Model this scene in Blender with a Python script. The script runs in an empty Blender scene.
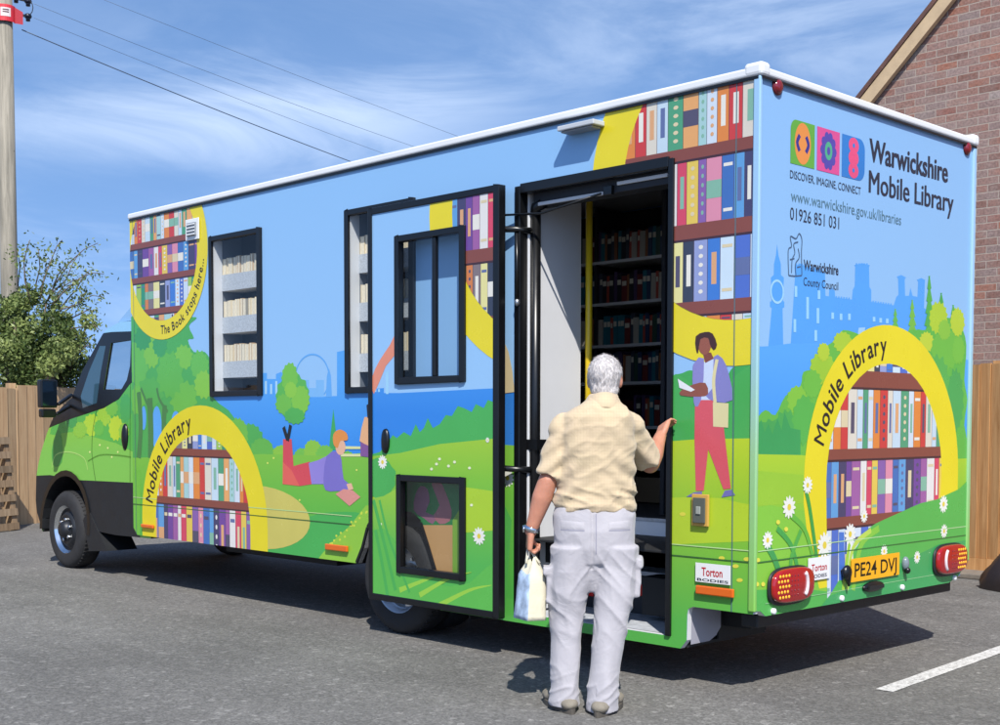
import bpy, bmesh, math, random
from mathutils import Vector, noise
from mathutils.geometry import tessellate_polygon
PI = math.pi
scene = bpy.context.scene
COL = scene.collection
rnd = random.Random(7)
GZ = 0.005                                   # ground level

# ------------------------------------------------------------------ camera
CP = Vector((3.65527, -5.33999, 1.40148))
YAW, PIT, ROLL, FPX, PY0 = 2.3686, -0.0486, 0.0015, 1277.036, 484.23
fw = Vector((math.cos(PIT)*math.cos(YAW), math.cos(PIT)*math.sin(YAW), math.sin(PIT)))
r0 = fw.cross(Vector((0, 0, 1))).normalized(); u0 = r0.cross(fw)
rt = r0*math.cos(ROLL)+u0*math.sin(ROLL); up = -r0*math.sin(ROLL)+u0*math.cos(ROLL)

def ray(a, b):
    return rt*((a-500)/FPX)+up*((PY0-b)/FPX)+fw
def hit(a, b, O, N):
    d = ray(a, b); t = (Vector(O)-CP).dot(N)/d.dot(N)
    return CP+d*t
def gnd(a, b, z=GZ): return hit(a, b, (0, 0, z), Vector((0, 0, 1)))
def sid(a, b, y=0.): return hit(a, b, (0, y, 0), Vector((0, 1, 0)))
def rea(a, b, x=0.): return hit(a, b, (x, 0, 0), Vector((1, 0, 0)))
def dep(a, b, d): return CP+ray(a, b)*d

cam_d = bpy.data.cameras.new('camera'); cam = bpy.data.objects.new('camera', cam_d); COL.objects.link(cam)
from mathutils import Matrix
M3 = Matrix((rt, up, -fw)).transposed()
cam.matrix_world = Matrix.Translation(CP) @ M3.to_4x4()
cam_d.sensor_width = 36; cam_d.lens = FPX/1000*36; cam_d.shift_y = (PY0-362.5)/1000
cam_d.clip_start = 0.05; cam_d.clip_end = 2000
scene.camera = cam

# ------------------------------------------------------------------ colour / materials
def lin1(c):
    c /= 255.; return c/12.92 if c <= .04045 else ((c+.055)/1.055)**2.4
def lin(h, k=1.):
    if isinstance(h, str): h = (int(h[0:2], 16), int(h[2:4], 16), int(h[4:6], 16))
    return tuple(min(lin1(c)*k, .9) for c in h)+(1.,)
def newmat(name):
    m = bpy.data.materials.new(name); m.use_nodes = True
    nt = m.node_tree; b = nt.nodes['Principled BSDF']; return m, nt, b
class NT:
    def __init__(s, nt): s.nt = nt
    def n(s, t, **kw):
        nd = s.nt.nodes.new(t)
        for k, v in kw.items():
            if k.startswith('_'): setattr(nd, k[1:], v)
        for k, v in kw.items():
            if not k.startswith('_'):
                key = int(k[1:]) if k[0] == 'i' and k[1:].isdigit() else k.replace('__', ' ')
                nd.inputs[key].default_value = v
        return nd
    def l(s, a, b): s.nt.links.new(a, b)
_mc = {}
def simple(name, col, rough=.5, metal=0., spec=.5, nscale=0, namt=0., bump=0., bscale=60., coat=0.):
    """plain surface with gentle real-world colour mottling and bump"""
    if name in _mc: return _mc[name]
    m, nt, b = newmat(name); N = NT(nt)
    b.inputs['Base Color'].default_value = col; b.inputs['Roughness'].default_value = rough
    b.inputs['Metallic'].default_value = metal; b.inputs['Specular IOR Level'].default_value = spec
    b.inputs['Coat Weight'].default_value = coat
    if namt or bump:
        tc = N.n('ShaderNodeTexCoord')
    if namt:
        nz = N.n('ShaderNodeTexNoise', Scale=nscale, Detail=6., Roughness=.6); N.l(tc.outputs['Object'], nz.inputs['Vector'])
        mr = N.n('ShaderNodeMapRange'); mr.inputs['From Min'].default_value = .3; mr.inputs['From Max'].default_value = .7
        mr.inputs['To Min'].default_value = 1-namt; mr.inputs['To Max'].default_value = 1+namt
        N.l(nz.outputs['Fac'], mr.inputs['Value'])
        mx = N.n('ShaderNodeMix', _data_type='RGBA', _blend_type='MULTIPLY'); mx.inputs[0].default_value = 1.
        mx.inputs[6].default_value = col; N.l(mr.outputs[0], mx.inputs[7]); N.l(mx.outputs[2], b.inputs['Base Color'])
        m2 = N.n('ShaderNodeMapRange'); m2.inputs['To Min'].default_value = max(rough-.1, .03); m2.inputs['To Max'].default_value = min(rough+.1, 1)
        N.l(nz.outputs['Fac'], m2.inputs['Value']); N.l(m2.outputs[0], b.inputs['Roughness'])
    if bump:
        nb = N.n('ShaderNodeTexNoise', Scale=bscale, Detail=4.); N.l(tc.outputs['Object'], nb.inputs['Vector'])
        bp = N.n('ShaderNodeBump', Strength=bump, Distance=.01); N.l(nb.outputs['Fac'], bp.inputs['Height']); N.l(bp.outputs['Normal'], b.inputs['Normal'])
    _mc[name] = m; return m
KV = .72
def vinyl(hexcol):
    return simple('print_'+hexcol, lin(hexcol, KV), rough=.26, spec=.45, nscale=1.7, namt=.05, bump=.12, bscale=2.5)
def grad(name, c0, c1, z0, z1, axis=2, mid=None):
    """printed colour blend of the livery artwork along the panel"""
    if name in _mc: return _mc[name]
    m, nt, b = newmat(name); N = NT(nt)
    tc = N.n('ShaderNodeTexCoord'); sp = N.n('ShaderNodeSeparateXYZ'); N.l(tc.outputs['Object'], sp.inputs[0])
    mr = N.n('ShaderNodeMapRange'); mr.inputs['From Min'].default_value = z0; mr.inputs['From Max'].default_value = z1
    N.l(sp.outputs[axis], mr.inputs['Value'])
    cr = N.n('ShaderNodeValToRGB'); N.l(mr.outputs[0], cr.inputs[0])
    e = cr.color_ramp.elements; e[0].color = lin(c0, KV); e[1].color = lin(c1, KV)
    if mid:
        x = e.new(.5); x.color = lin(mid, KV)
    N.l(cr.outputs[0], b.inputs['Base Color']); b.inputs['Roughness'].default_value = .3; b.inputs['Specular IOR Level'].default_value = .4
    _mc[name] = m; return m
def glassmat(name, tint, gloss=.12, rough=.02):
    if name in _mc: return _mc[name]
    m = bpy.data.materials.new(name); m.use_nodes = True; nt = m.node_tree; nt.nodes.clear(); N = NT(nt)
    o = N.n('ShaderNodeOutputMaterial'); t = N.n('ShaderNodeBsdfTransparent'); g = N.n('ShaderNodeBsdfGlossy')
    t.inputs[0].default_value = tint; g.inputs['Roughness'].default_value = rough
    ge = N.n('ShaderNodeNewGeometry'); dt = N.n('ShaderNodeVectorMath', _operation='DOT_PRODUCT'); N.l(ge.outputs['Incoming'], dt.inputs[0]); N.l(ge.outputs['Normal'], dt.inputs[1])
    ab = N.n('ShaderNodeMath', _operation='ABSOLUTE'); N.l(dt.outputs['Value'], ab.inputs[0]); iv = N.n('ShaderNodeMath', _operation='SUBTRACT'); iv.inputs[0].default_value = 1; N.l(ab.outputs[0], iv.inputs[1])
    pw = N.n('ShaderNodeMath', _operation='POWER'); N.l(iv.outputs[0], pw.inputs[0]); pw.inputs[1].default_value = 4.; mr = N.n('ShaderNodeMapRange'); mr.inputs['To Min'].default_value = gloss*.4; mr.inputs['To Max'].default_value = .8
    N.l(pw.outputs[0], mr.inputs['Value'])
    mx = N.n('ShaderNodeMixShader'); N.l(mr.outputs[0], mx.inputs[0]); N.l(t.outputs[0], mx.inputs[1]); N.l(g.outputs[0], mx.inputs[2])
    N.l(mx.outputs[0], o.inputs[0]); _mc[name] = m; return m

# ------------------------------------------------------------------ object helpers
def tagit(o, label=None, cat=None, group=None, kind=None):
    if label: o['label'] = label
    if cat: o['category'] = cat
    if group: o['group'] = group
    if kind: o['kind'] = kind
    return o
def thing(name, label, cat, loc=(0, 0, 0), rz=0., group=None):
    o = bpy.data.objects.new(name, None); COL.objects.link(o); o.location = loc; o.rotation_euler = (0, 0, rz)
    o.empty_display_size = .1
    return tagit(o, label, cat, group)
def root_off(par):
    v = Vector((0, 0, 0))
    while par is not None: v += par.location; par = par.parent
    return v
class MB:
    def __init__(s): s.v = []; s.f = []; s.m = []; s.mats = []; s.sm = []
    def mi(s, mat):
        if mat not in s.mats: s.mats.append(mat)
        return s.mats.index(mat)
    def face(s, pts, mat, smooth=False):
        i = len(s.v); s.v += [tuple(p) for p in pts]; s.f.append(list(range(i, i+len(pts)))); s.m.append(s.mi(mat)); s.sm.append(smooth)
    def mesh(s, verts, faces, mat, smooth=False):
        i = len(s.v); s.v += [tuple(p) for p in verts]
        for f in faces: s.f.append([k+i for k in f]); s.m.append(s.mi(mat)); s.sm.append(smooth)
    def box(s, x0, x1, y0, y1, z0, z1, mat):
        if x0 > x1: x0, x1 = x1, x0
        if y0 > y1: y0, y1 = y1, y0
        if z0 > z1: z0, z1 = z1, z0
        V = [(x, y, z) for x in (x0, x1) for y in (y0, y1) for z in (z0, z1)]
        s.mesh(V, [(0, 1, 3, 2), (4, 6, 7, 5), (0, 4, 5, 1), (2, 3, 7, 6), (0, 2, 6, 4), (1, 5, 7, 3)], mat)
    def beam(s, a, b, w, h, mat, upv=(0, 0, 1)):
        a = Vector(a); b = Vector(b); d = (b-a).normalized(); x = d.cross(Vector(upv))
        if x.length < 1e-4: x = d.cross(Vector((1, 0, 0)))
        x.normalize(); y = x.cross(d)
        V = [p+x*(i*w/2)+y*(j*h/2) for p in (a, b) for i, j in ((-1, -1), (1, -1), (1, 1), (-1, 1))]
        s.mesh(V, [(0, 1, 2, 3), (7, 6, 5, 4), (0, 4, 5, 1), (1, 5, 6, 2), (2, 6, 7, 3), (3, 7, 4, 0)], mat)
    def tube(s, pts, rad, mat, seg=12, caps=True, smooth=True):
        pts = [Vector(p) for p in pts]
        if not isinstance(rad, (list, tuple)): rad = [rad]*len(pts)
        rings = []; pr = None
        for i, p in enumerate(pts):
            d = (pts[min(i+1, len(pts)-1)]-pts[max(i-1, 0)]).normalized()
            if pr is None:
                x = d.cross(Vector((0, 0, 1)))
                if x.length < .01: x = d.cross(Vector((1, 0, 0)))
            else: x = pr-d*pr.dot(d)
            x.normalize(); pr = x; y = d.cross(x)
            rings.append([p+(x*math.cos(2*PI*k/seg)+y*math.sin(2*PI*k/seg))*rad[i] for k in range(seg)])
        V = [q for r in rings for q in r]; F = []
        for i in range(len(rings)-1):
            for k in range(seg):
                F.append((i*seg+k, i*seg+(k+1) % seg, (i+1)*seg+(k+1) % seg, (i+1)*seg+k))
        if caps:
            F.append(tuple(reversed(range(seg)))); F.append(tuple(range((len(rings)-1)*seg, len(rings)*seg)))
        s.mesh(V, F, mat, smooth)
    def lathe(s, prof, O, axis, mat, seg=40, smooth=True):
        """prof = [(r, h)] turned about axis through O"""
        A = Vector(axis).normalized(); x = A.cross(Vector((0, 0, 1)))
        if x.length < .01: x = Vector((1, 0, 0))
        x.normalize(); y = A.cross(x); O = Vector(O)
        V = [O+A*h+(x*math.cos(2*PI*k/seg)+y*math.sin(2*PI*k/seg))*r for r, h in prof for k in range(seg)]
        F = [(i*seg+k, i*seg+(k+1) % seg, (i+1)*seg+(k+1) % seg, (i+1)*seg+k) for i in range(len(prof)-1) for k in range(seg)]
        s.mesh(V, F, mat, smooth)
    def ball(s, c, rx, ry, rz, mat, seg=16, rings=10):
        c = Vector(c); V = []; F = []
        for i in range(rings+1):
            t = PI*i/rings
            for k in range(seg):
                a = 2*PI*k/seg
                V.append(c+Vector((rx*math.sin(t)*math.cos(a), ry*math.sin(t)*math.sin(a), rz*math.cos(t))))
        for i in range(rings):
            for k in range(seg): F.append((i*seg+k, (i+1)*seg+k, (i+1)*seg+(k+1) % seg, i*seg+(k+1) % seg))
        s.mesh(V, F, mat, True)
    def loft(s, secs, mat, seg=28, p=2.3):
        """horizontal superellipse sections (cx,cy,z,rx,ry)"""
        V = []; n = len(secs)
        for cx, cy, z, rx, ry in secs:
            for k in range(seg):
                a = 2*PI*k/seg; c, q = math.cos(a), math.sin(a)
                V.append((cx+rx*math.copysign(abs(c)**(2/p), c), cy+ry*math.copysign(abs(q)**(2/p), q), z))
        F = [(i*seg+k, i*seg+(k+1) % seg, (i+1)*seg+(k+1) % seg, (i+1)*seg+k) for i in range(n-1) for k in range(seg)]
        F += [tuple(reversed(range(seg))), tuple(range((n-1)*seg, n*seg))]
        s.mesh(V, F, mat, True)
    def build(s, name, parent=None, local=False, bevel=0., weld=False, bseg=2):
        off = Vector((0, 0, 0)) if local else root_off(parent)
        me = bpy.data.meshes.new(name); me.from_pydata([(v[0]-off.x, v[1]-off.y, v[2]-off.z) for v in s.v], [], s.f)
        for m in s.mats: me.materials.append(m)
        me.polygons.foreach_set('material_index', s.m); me.polygons.foreach_set('use_smooth', s.sm); me.update()
        o = bpy.data.objects.new(name, me); COL.objects.link(o)
        if parent: o.parent = parent
        if weld or bevel:
            bm = bmesh.new(); bm.from_mesh(me); bmesh.ops.remove_doubles(bm, verts=bm.verts, dist=1e-5)
            bmesh.ops.recalc_face_normals(bm, faces=bm.faces); bm.to_mesh(me); bm.free()
        if bevel:
            b = o.modifiers.new('bevel', 'BEVEL'); b.width = bevel; b.segments = bseg; b.limit_method = 'ANGLE'; b.angle_limit = .6
        return o
def one(parent, name, fn, bevel=0., label=None, **k):
    mb = MB(); fn(mb); o = mb.build(name, parent, bevel=bevel, **k)
    if label: o['label'] = label
    return o

# ------------------------------------------------------------------ printed panels
def crom(pts, n=5):
    out = []; L = len(pts)
    for i in range(L):
        p0, p1, p2, p3 = pts[i-1], pts[i], pts[(i+1) % L], pts[(i+2) % L]
        for k in range(n):
            t = k/n
            out.append(tuple(.5*(2*p1[j]+(p2[j]-p0[j])*t+(2*p0[j]-5*p1[j]+4*p2[j]-p3[j])*t*t+(3*p1[j]-p0[j]-3*p2[j]+p3[j])*t**3) for j in (0, 1)))
    return out
def area(p): return .5*sum(p[i-1][0]*p[i][1]-p[i][0]*p[i-1][1] for i in range(len(p)))
def clip_convex(sub, clip):
    out = sub
    for i in range(len(clip)):
        a, b = clip[i-1], clip[i]; inp = out; out = []
        ex, ey = b[0]-a[0], b[1]-a[1]
        def side(p): return ex*(p[1]-a[1])-ey*(p[0]-a[0])
        for j in range(len(inp)):
            P, Q = inp[j-1], inp[j]; sp, sq = side(P), side(Q)
            if (sp >= 0) != (sq >= 0):
                t = sp/(sp-sq); out.append((P[0]+(Q[0]-P[0])*t, P[1]+(Q[1]-P[1])*t))
            if sq >= 0: out.append(Q)
        if len(out) < 3: return []
    return out
def circ(cx, cz, r, n=64): return [(cx+r*math.cos(2*PI*k/n), cz+r*math.sin(2*PI*k/n)) for k in range(n)]
def tess(loops):
    flat = [p for l in loops for p in l]
    tr = tessellate_polygon([[Vector((p[0], p[1], 0)) for p in l] for l in loops])
    return [[flat[i] for i in t] for t in tr]
_gl = {}
def glyph(ch, bold=0.):
    bold = 0. if 'M' in ch else bold
    key = (ch, bold)
    if key in _gl: return _gl[key]
    cu = bpy.data.curves.new('t', 'FONT'); cu.body = ch; cu.size = 1; cu.offset = bold; cu.resolution_u = 3
    ob = bpy.data.objects.new('t', cu); COL.objects.link(ob); bpy.context.view_layer.update()
    dg = bpy.context.evaluated_depsgraph_get(); me = ob.evaluated_get(dg).to_mesh()
    me.calc_loop_triangles(); polys = [[(me.vertices[i].co.x, me.vertices[i].co.y) for i in p.vertices] for p in me.loop_triangles]
    xs = [v.co.x for v in me.vertices] or [0, .3]
    ob.evaluated_get(dg).to_mesh_clear(); bpy.data.objects.remove(ob); bpy.data.curves.remove(cu)
    _gl[key] = (polys, min(xs), max(xs)); return _gl[key]
def string(txt, bold=0.): return glyph(txt, bold)

class Panel:
    STEP = .0004; cnt = 0
    def __init__(s, O, U, V, N, outline, holes=(), thick=.03, base=None, back=None):
        s.O, s.U, s.V, s.N = Vector(O), Vector(U), Vector(V), Vector(N)
        if area(outline) < 0: outline = outline[::-1]
        s.tris = []
        for t in tess([outline]+list(holes)):
            if abs(area(t)) < 1e-9: continue
            s.tris.append(t if area(t) > 0 else t[::-1])
        s.bb = [(min(p[0] for p in t), max(p[0] for p in t), min(p[1] for p in t), max(p[1] for p in t)) for t in s.tris]
        s.mb = MB(); back = back or base
        for t in s.tris:
            s.put(t, 0, base); s.mb.face([s.P(p, -thick) for p in reversed(t)], back)
        for lp in [outline]+list(holes):
            for i in range(len(lp)):
                a, b = lp[i-1], lp[i]; s.mb.face([s.P(a, 0), s.P(b, 0), s.P(b, -thick), s.P(a, -thick)], back)
    def P(s, p, off): return s.O+s.U*p[0]+s.V*p[1]+s.N*off
    def uv(s, a, b):
        q = hit(a, b, s.O, s.N)-s.O; return (q.dot(s.U), q.dot(s.V))
    def put(s, pts, layer, mat):
        q = [s.P(p, layer*s.STEP) for p in pts]
        n = (q[1]-q[0]).cross(q[2]-q[0])
        if n.dot(s.N) < 0: q.reverse()
        s.mb.face(q, mat)
    def add(s, pts, mat, layer, smooth=0, px=True, clip=None):
        if isinstance(mat, str): mat = vinyl(mat)
        if px: pts = [s.uv(*p) for p in pts]
        if smooth: pts = crom(pts, smooth)
        s.tris_in(tess([pts]) if len(pts) > 3 else [pts], mat, layer, clip)
    def tris_in(s, tl, mat, layer, clip=None):
        Panel.cnt += 1; layer += (Panel.cnt % 32)*.03
        if isinstance(mat, str): mat = vinyl(mat)
        for ti, t in enumerate(tl):
            ar = area(t)
            if abs(ar) < 1e-9: continue
            if ar < 0: t = t[::-1]
            if clip:
                t = clip_convex(t, clip)
                if not t: continue
            x0, x1 = min(p[0] for p in t), max(p[0] for p in t); z0, z1 = min(p[1] for p in t), max(p[1] for p in t)
            for c, bb in zip(s.tris, s.bb):
                if bb[0] > x1 or bb[1] < x0 or bb[2] > z1 or bb[3] < z0: continue
                q = clip_convex(t, c)
                if len(q) >= 3 and abs(area(q)) > 2e-7: s.put(q, layer+(ti % 4)*.006, mat)
    def rect(s, x0, x1, z0, z1, mat, layer, clip=None):
        s.add([(x0, z0), (x1, z0), (x1, z1), (x0, z1)], mat, layer, px=False, clip=clip)
    def ell(s, cx, cy, rx, ry, mat, layer, n=20, px=True, clip=None):
        s.add([(cx+rx*math.cos(2*PI*k/n), cy+ry*math.sin(2*PI*k/n)) for k in range(n)], mat, layer, px=px, clip=clip)
    def leafy(s, cx, cy, rx, ry, mat, layer, n=22, jag=.16, seed=1, clip=None):
        r = random.Random(seed); pts = []; n = int(n*1.5)//2*2; jag *= .62
        for k in range(n):
            a = 2*PI*k/n; q = 1+(jag if k % 2 else -jag)*r.uniform(.3, 1.2)
            pts.append((cx+rx*q*math.cos(a), cy+ry*q*math.sin(a)))
        s.add(pts, mat, layer, smooth=3, clip=clip)
    def stroke(s, pts, w, mat, layer, px=True, clip=None, taper=False):
        if px: pts = [s.uv(*p) for p in pts]
        P = []
        for i in range(len(pts)-1):
            for k in range(6):
                t = k/6; p0 = pts[max(i-1, 0)]; p1 = pts[i]; p2 = pts[i+1]; p3 = pts[min(i+2, len(pts)-1)]
                P.append(tuple(.5*(2*p1[j]+(p2[j]-p0[j])*t+(2*p0[j]-5*p1[j]+4*p2[j]-p3[j])*t*t+(3*p1[j]-p0[j]-3*p2[j]+p3[j])*t**3) for j in (0, 1)))
        P.append(pts[-1]); n = len(P); quads = []
        prev = None
        for i in range(n):
            a, b = P[max(i-1, 0)], P[min(i+1, n-1)]; dx, dz = b[0]-a[0], b[1]-a[1]; L = math.hypot(dx, dz) or 1
            ww = w/2*((1-i/(n-1))*.9+.1 if taper else 1); nx, nz = -dz/L*ww, dx/L*ww
            cur = ((P[i][0]+nx, P[i][1]+nz), (P[i][0]-nx, P[i][1]-nz))
            if prev: quads += [[prev[0], prev[1], cur[1]], [prev[0], cur[1], cur[0]]]
            prev = cur
        s.tris_in(quads, mat, layer, clip)
    def books(s, x0, x1, z0, z1, cols, layer, seed=0, clip=None, wmin=.05, wmax=.1, full=True):
        """a printed row of book spines"""
        r = random.Random(seed); x = x0; i = 0
        s.rect(x0, x1, z0, z1, '5A4048', layer, clip)
        while x < x1:
            w = r.uniform(wmin, wmax); c = cols[i % len(cols)]; i += 1
            h = (z1-z0)*(1 if full else r.uniform(.9, .99)); xe = min(x+w, x1)
            s.rect(x, xe-.003, z0, z0+h, c, layer+1, clip)
            st = r.random(); dec = r.choice(['F4F0E4', 'E8D8B0', 'F4F0E4', '6A78A8', '8CC0A8', 'E8B080', '5C5870'])
            if dec == c: dec = 'F4F0E4'
            if st < .35:
                for q in (.12, .8): s.rect(x+w*.12, xe-w*.15, z0+h*q, z0+h*(q+.05), dec, layer+2, clip)
            elif st < .47:
                k = 6; 
                for q in range(k): s.ell((x+xe)/2, z0+h*(.15+.7*q/(k-1)), w*.17, h*.035, dec, layer+2, n=8, px=False, clip=clip)
            elif st < .8:
                s.rect(x+w*.3, xe-w*.3, z0+h*.25, z0+h*.75, dec, layer+2, clip)
            else:
                s.rect(x, xe-.003, z0+h*.35, z0+h*.62, dec, layer+2, clip)
            x += w
    def daisy(s, cx, cy, r, layer, seed=0, px=True):
        q = s.uv(cx, cy) if px else (cx, cy); r *= .56; n = 12; k0 = random.Random(seed).random()
        for k in range(n):
            a = 2*PI*(k+k0)/n; c, d = math.cos(a), math.sin(a)
            pts = [(q[0]+r*(u*c-v*d), q[1]+r*(u*d+v*c)) for u, v in ((.12, -.04), (.65, -.17), (1, 0), (.65, .17), (.12, .04))]
            s.add(pts, 'F8F8EE', layer+(k % 2)*.5, px=False, smooth=2)
        s.ell(q[0], q[1], r*.28, r*.28, 'F0D850', layer+1.5, n=10, px=False)
    def text(s, txt, mat, layer, pos, size, width=None, bold=0., px=True):
        polys, a, b = string(txt, bold)
        o = s.uv(*pos) if px else pos; kx = size if width is None else width/(b-a)
        for p in polys:
            p = [(o[0]+(x-a)*kx, o[1]+y*size) for x, y in p]
            s.tris_in([[p[0], p[i], p[i+1]] for i in range(1, len(p)-1)], mat, layer)
    def arctext(s, txt, mat, layer, c, R, a0, a1, size, inward=False, bold=.02):
        """letters along a circle from angle a0 to a1 (degrees); inward: tops point at the centre"""
        adv = [(.33 if ch == ' ' else (string(ch, bold)[2]-string(ch, bold)[1])+.11) for ch in txt]; tot = sum(adv); t = 0
        kx = abs(math.radians(a1-a0))*R/tot
        for ch, w in zip(txt, adv):
            if ch != ' ':
                polys, x0, x1 = string(ch, bold); mid = (t+w/2)/tot; an = math.radians(a0+(a1-a0)*mid)
                c_, s_ = math.cos(an), math.sin(an)
                tx, tz = (s_, -c_) if not inward else (-s_, c_)          # reading direction
                ux, uz = (c_, s_) if not inward else (-c_, -s_)         # letter up
                for p in polys:
                    q = []
                    for x, y in p:
                        X = (x-(x0+x1)/2)*kx; Y = (y-.33)*size
                        q.append((c[0]+R*c_+tx*X+ux*Y, c[1]+R*s_+tz*X+uz*Y))
                    s.tris_in([[q[0], q[i], q[i+1]] for i in range(1, len(q)-1)], mat, layer)
            t += w

# ================================================================== THE VAN
W, L, ZT = 2.3, 6.283, 3.105
van = thing('mobile_library_van', 'large mobile library van with blue and green park artwork, its side door open', 'van', (-4.0, 1.15, GZ))
black = simple('black_trim', lin('0D0E10'), rough=.32, spec=.5, nscale=6, namt=.15)
blackp = simple('black_plastic', lin('17191C'), rough=.55, nscale=9, namt=.2, bump=.08, bscale=220)
rubber = simple('rubber', lin('232325'), rough=.8, nscale=14, namt=.25, bump=.25, bscale=90)
white = simple('white_gelcoat', lin('E8EAEC', .85), rough=.35, nscale=1.6, namt=.05)
wallin = simple('interior_wall', lin('DCDDE0', .8), rough=.5, nscale=2, namt=.04)
greyin = simple('interior_grey', lin('6E747E', .8), rough=.6, nscale=5, namt=.1)
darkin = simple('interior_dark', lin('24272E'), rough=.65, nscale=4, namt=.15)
alu = simple('aluminium', lin('A9ACB0', .9), rough=.38, metal=.9, nscale=12, namt=.08)
steel = simple('chassis_steel', lin('1A1A1B'), rough=.7, nscale=8, namt=.3)
silver = simple('wheel_silver', lin('B8BCC2', .9), rough=.3, metal=.75, nscale=7, namt=.15)
darkrim = simple('wheel_dark', lin('2A2C30'), rough=.45, metal=.5, nscale=9, namt=.2)
chrome = simple('chrome', lin('D8DCE0', .95), rough=.12, metal=1.)
amber = simple('amber_lens', lin('D8641A', .9), rough=.2, coat=.5)
redl = simple('red_lens', lin('A80C14', .8), rough=.12, coat=.8)
redd = simple('red_lens_dark', lin('7C0A1C', .9), rough=.15, coat=.8)
clearl = simple('clear_lens', lin('E6D8DC', .8), rough=.15, coat=.5)
yellow = simple('yellow_rail', lin('E8C41A', .8), rough=.35)
glass = glassmat('door_glass', (.93, .95, .96, 1), .08)
wglass = glassmat('window_glass', (.94, .96, .97, 1), .10)
SKYB = 'A0CEFA'; DEEP = '58AAF8'; YEL = 'F2E030'; WOOD = '8E5046'
sky_side = grad('print_sky_blend', 'A2D0FA', '98C9F8', 1.3, 3.0)
meadow = grad('print_meadow_blend', '5FBE52', 'C4DC34', .35, 1.32, mid='8CCB40')
meadowL = grad('print_lawn_blend', '58B84E', '8ACB48', .4, 1.2, mid='6CC24A')
meadowR = grad('print_rear_meadow_blend', '58BC54', 'B8D83A', .45, 1.25, mid='84CB44')
hill = grad('print_hill_blend', '46B25A', '7CC850', 1.0, 1.9)
C_TOP = ['DCE8F4', 'EC9048', 'D84848', 'E8E0D0', 'CFE4F2', '58A880', 'F0B070', 'B0D8D8']
C_PUR = ['4A78C0', '68A8E0', '4C4A70', '7850A0', 'A868A8', 'F0ECE8', 'E0506C', 'F0D060', '9068B0', 'E898B0']
C_BLU = ['5878D0', 'D4E4F4', 'A4CC60', '3C9C78', 'E08850', '8A7C80', 'F0E8A0', '40485C', '9CA8D8', '4884D8', 'D8ECFA']

def arc_pts(a, b, bulge, n=6): return [a, b]
# ---- side panel outline in (x, z)
wl = [sid(*p) for p in ((358, 561), (364, 548), (369, 528), (376, 516), (403, 514), (413, 515.6), (421, 523), (428, 545), (436, 572))]
arch = [(p.x, p.z) for p in wl]; arch[0] = (arch[0][0], .443); xr = arch[-1][0]+.04
out = [(-.003, .443), (-.375, .443), (-.405, .43), (-.412, .40), (-.415, .262), (-.455, .214), (xr, .214)]+arch[::-1][0:0]
out += [(arch[-1][0], arch[-1][1])]+arch[-2::-1]+[(-6.22, .443), (-L, .50), (-L, ZT), (-.003, ZT)]
def rect_loop(x0, x1, z0, z1): return [(x0, z0), (x1, z0), (x1, z1), (x0, z1)]
H1, H2, HD = (-5.03, -4.32, 1.595, 2.825), (-3.315, -2.59, 1.595, 2.828), (-1.68, -.522, .272, 2.775)
ins = .03
def inset(h, i): return (h[0]+i, h[1]-i, h[2]+i, h[3]-i)
S = Panel((0, 0, 0), (1, 0, 0), (0, 0, 1), (0, -1, 0), out, [rect_loop(*inset(H1, ins)), rect_loop(*inset(H2, ins)), rect_loop(*HD)], .035, sky_side, wallin)
# skyline and sky
S.add([(125, 395), (208, 396), (262, 396), (262, 373), (267, 373), (267, 379), (276, 379), (276, 374), (281, 372), (286, 375), (286, 386), (300, 386), (300, 397),
       (337, 396), (337, 352), (346, 350), (372, 350), (372, 393), (420, 393), (510, 392), (522, 393), (522, 480), (125, 480)], grad('print_water_blend', '3E96F0', '5CAEFA', 1.2, 1.7), 1)
S.add([(300, 397), (300, 380), (309, 380), (309, 388), (316, 388), (316, 380), (324, 380), (324, 397)], '86C4FA', 1)
for k in range(7): S.add([(265+k*5.2, 381+(k % 2)*3), (267+k*5.2, 381+(k % 2)*3), (267+k*5.2, 394), (265+k*5.2, 394)], 'B4E0FA', 2)
S.add([(326, 397), (327, 376), (329, 368), (331, 376), (332, 397)], '6CB4F8', 2)
rg = S.uv(312, 378); S.stroke([(rg[0]+.2*math.cos(a*PI/12), rg[1]+.165*math.sin(a*PI/12)) for a in range(-3, 17)], .012, '6CB4F8', 2, px=False)
S.add([(499, 392), (522, 392), (522, 446), (499, 446)], '3A86DC', 2)
# left tree
S.add([(128, 320), (160, 330), (185, 306), (190, 316), (197, 318), (189, 326), (194, 338), (188, 340), (194, 352), (205, 352), (212, 366), (212, 396), (236, 420), (236, 470), (128, 470)], '52B45A', 3, smooth=3)
for i, (cx, cy, rx, ry, c) in enumerate([(139, 362, 9, 26, '6CC455'), (152, 352, 8, 16, '84CC4C'), (170, 375, 13, 22, '66C052'), (184, 357, 9, 12, '80CC4E'), (200, 365, 9, 14, '6CC455'), (204, 385, 9, 14, '8CD04C'),
                                      (150, 392, 14, 14, '5CBA58'), (184, 398, 13, 17, '74C650'), (137, 400, 8, 14, '72C650'), (166, 412, 10, 12, '54B45C'), (160, 345, 7, 12, '46A862'), (143, 338, 8, 12, '42A460')]):
    S.leafy(cx, cy, rx, ry, c, 4+(i % 3)*.4, seed=i+3, n=16, jag=.2)
for cx, cy, rx, ry in ((157, 428, 5, 22), (144, 418, 2.5, 12), (176, 420, 4, 9)): S.ell(cx, cy, rx, ry, '62B2F8', 5.4)
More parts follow.
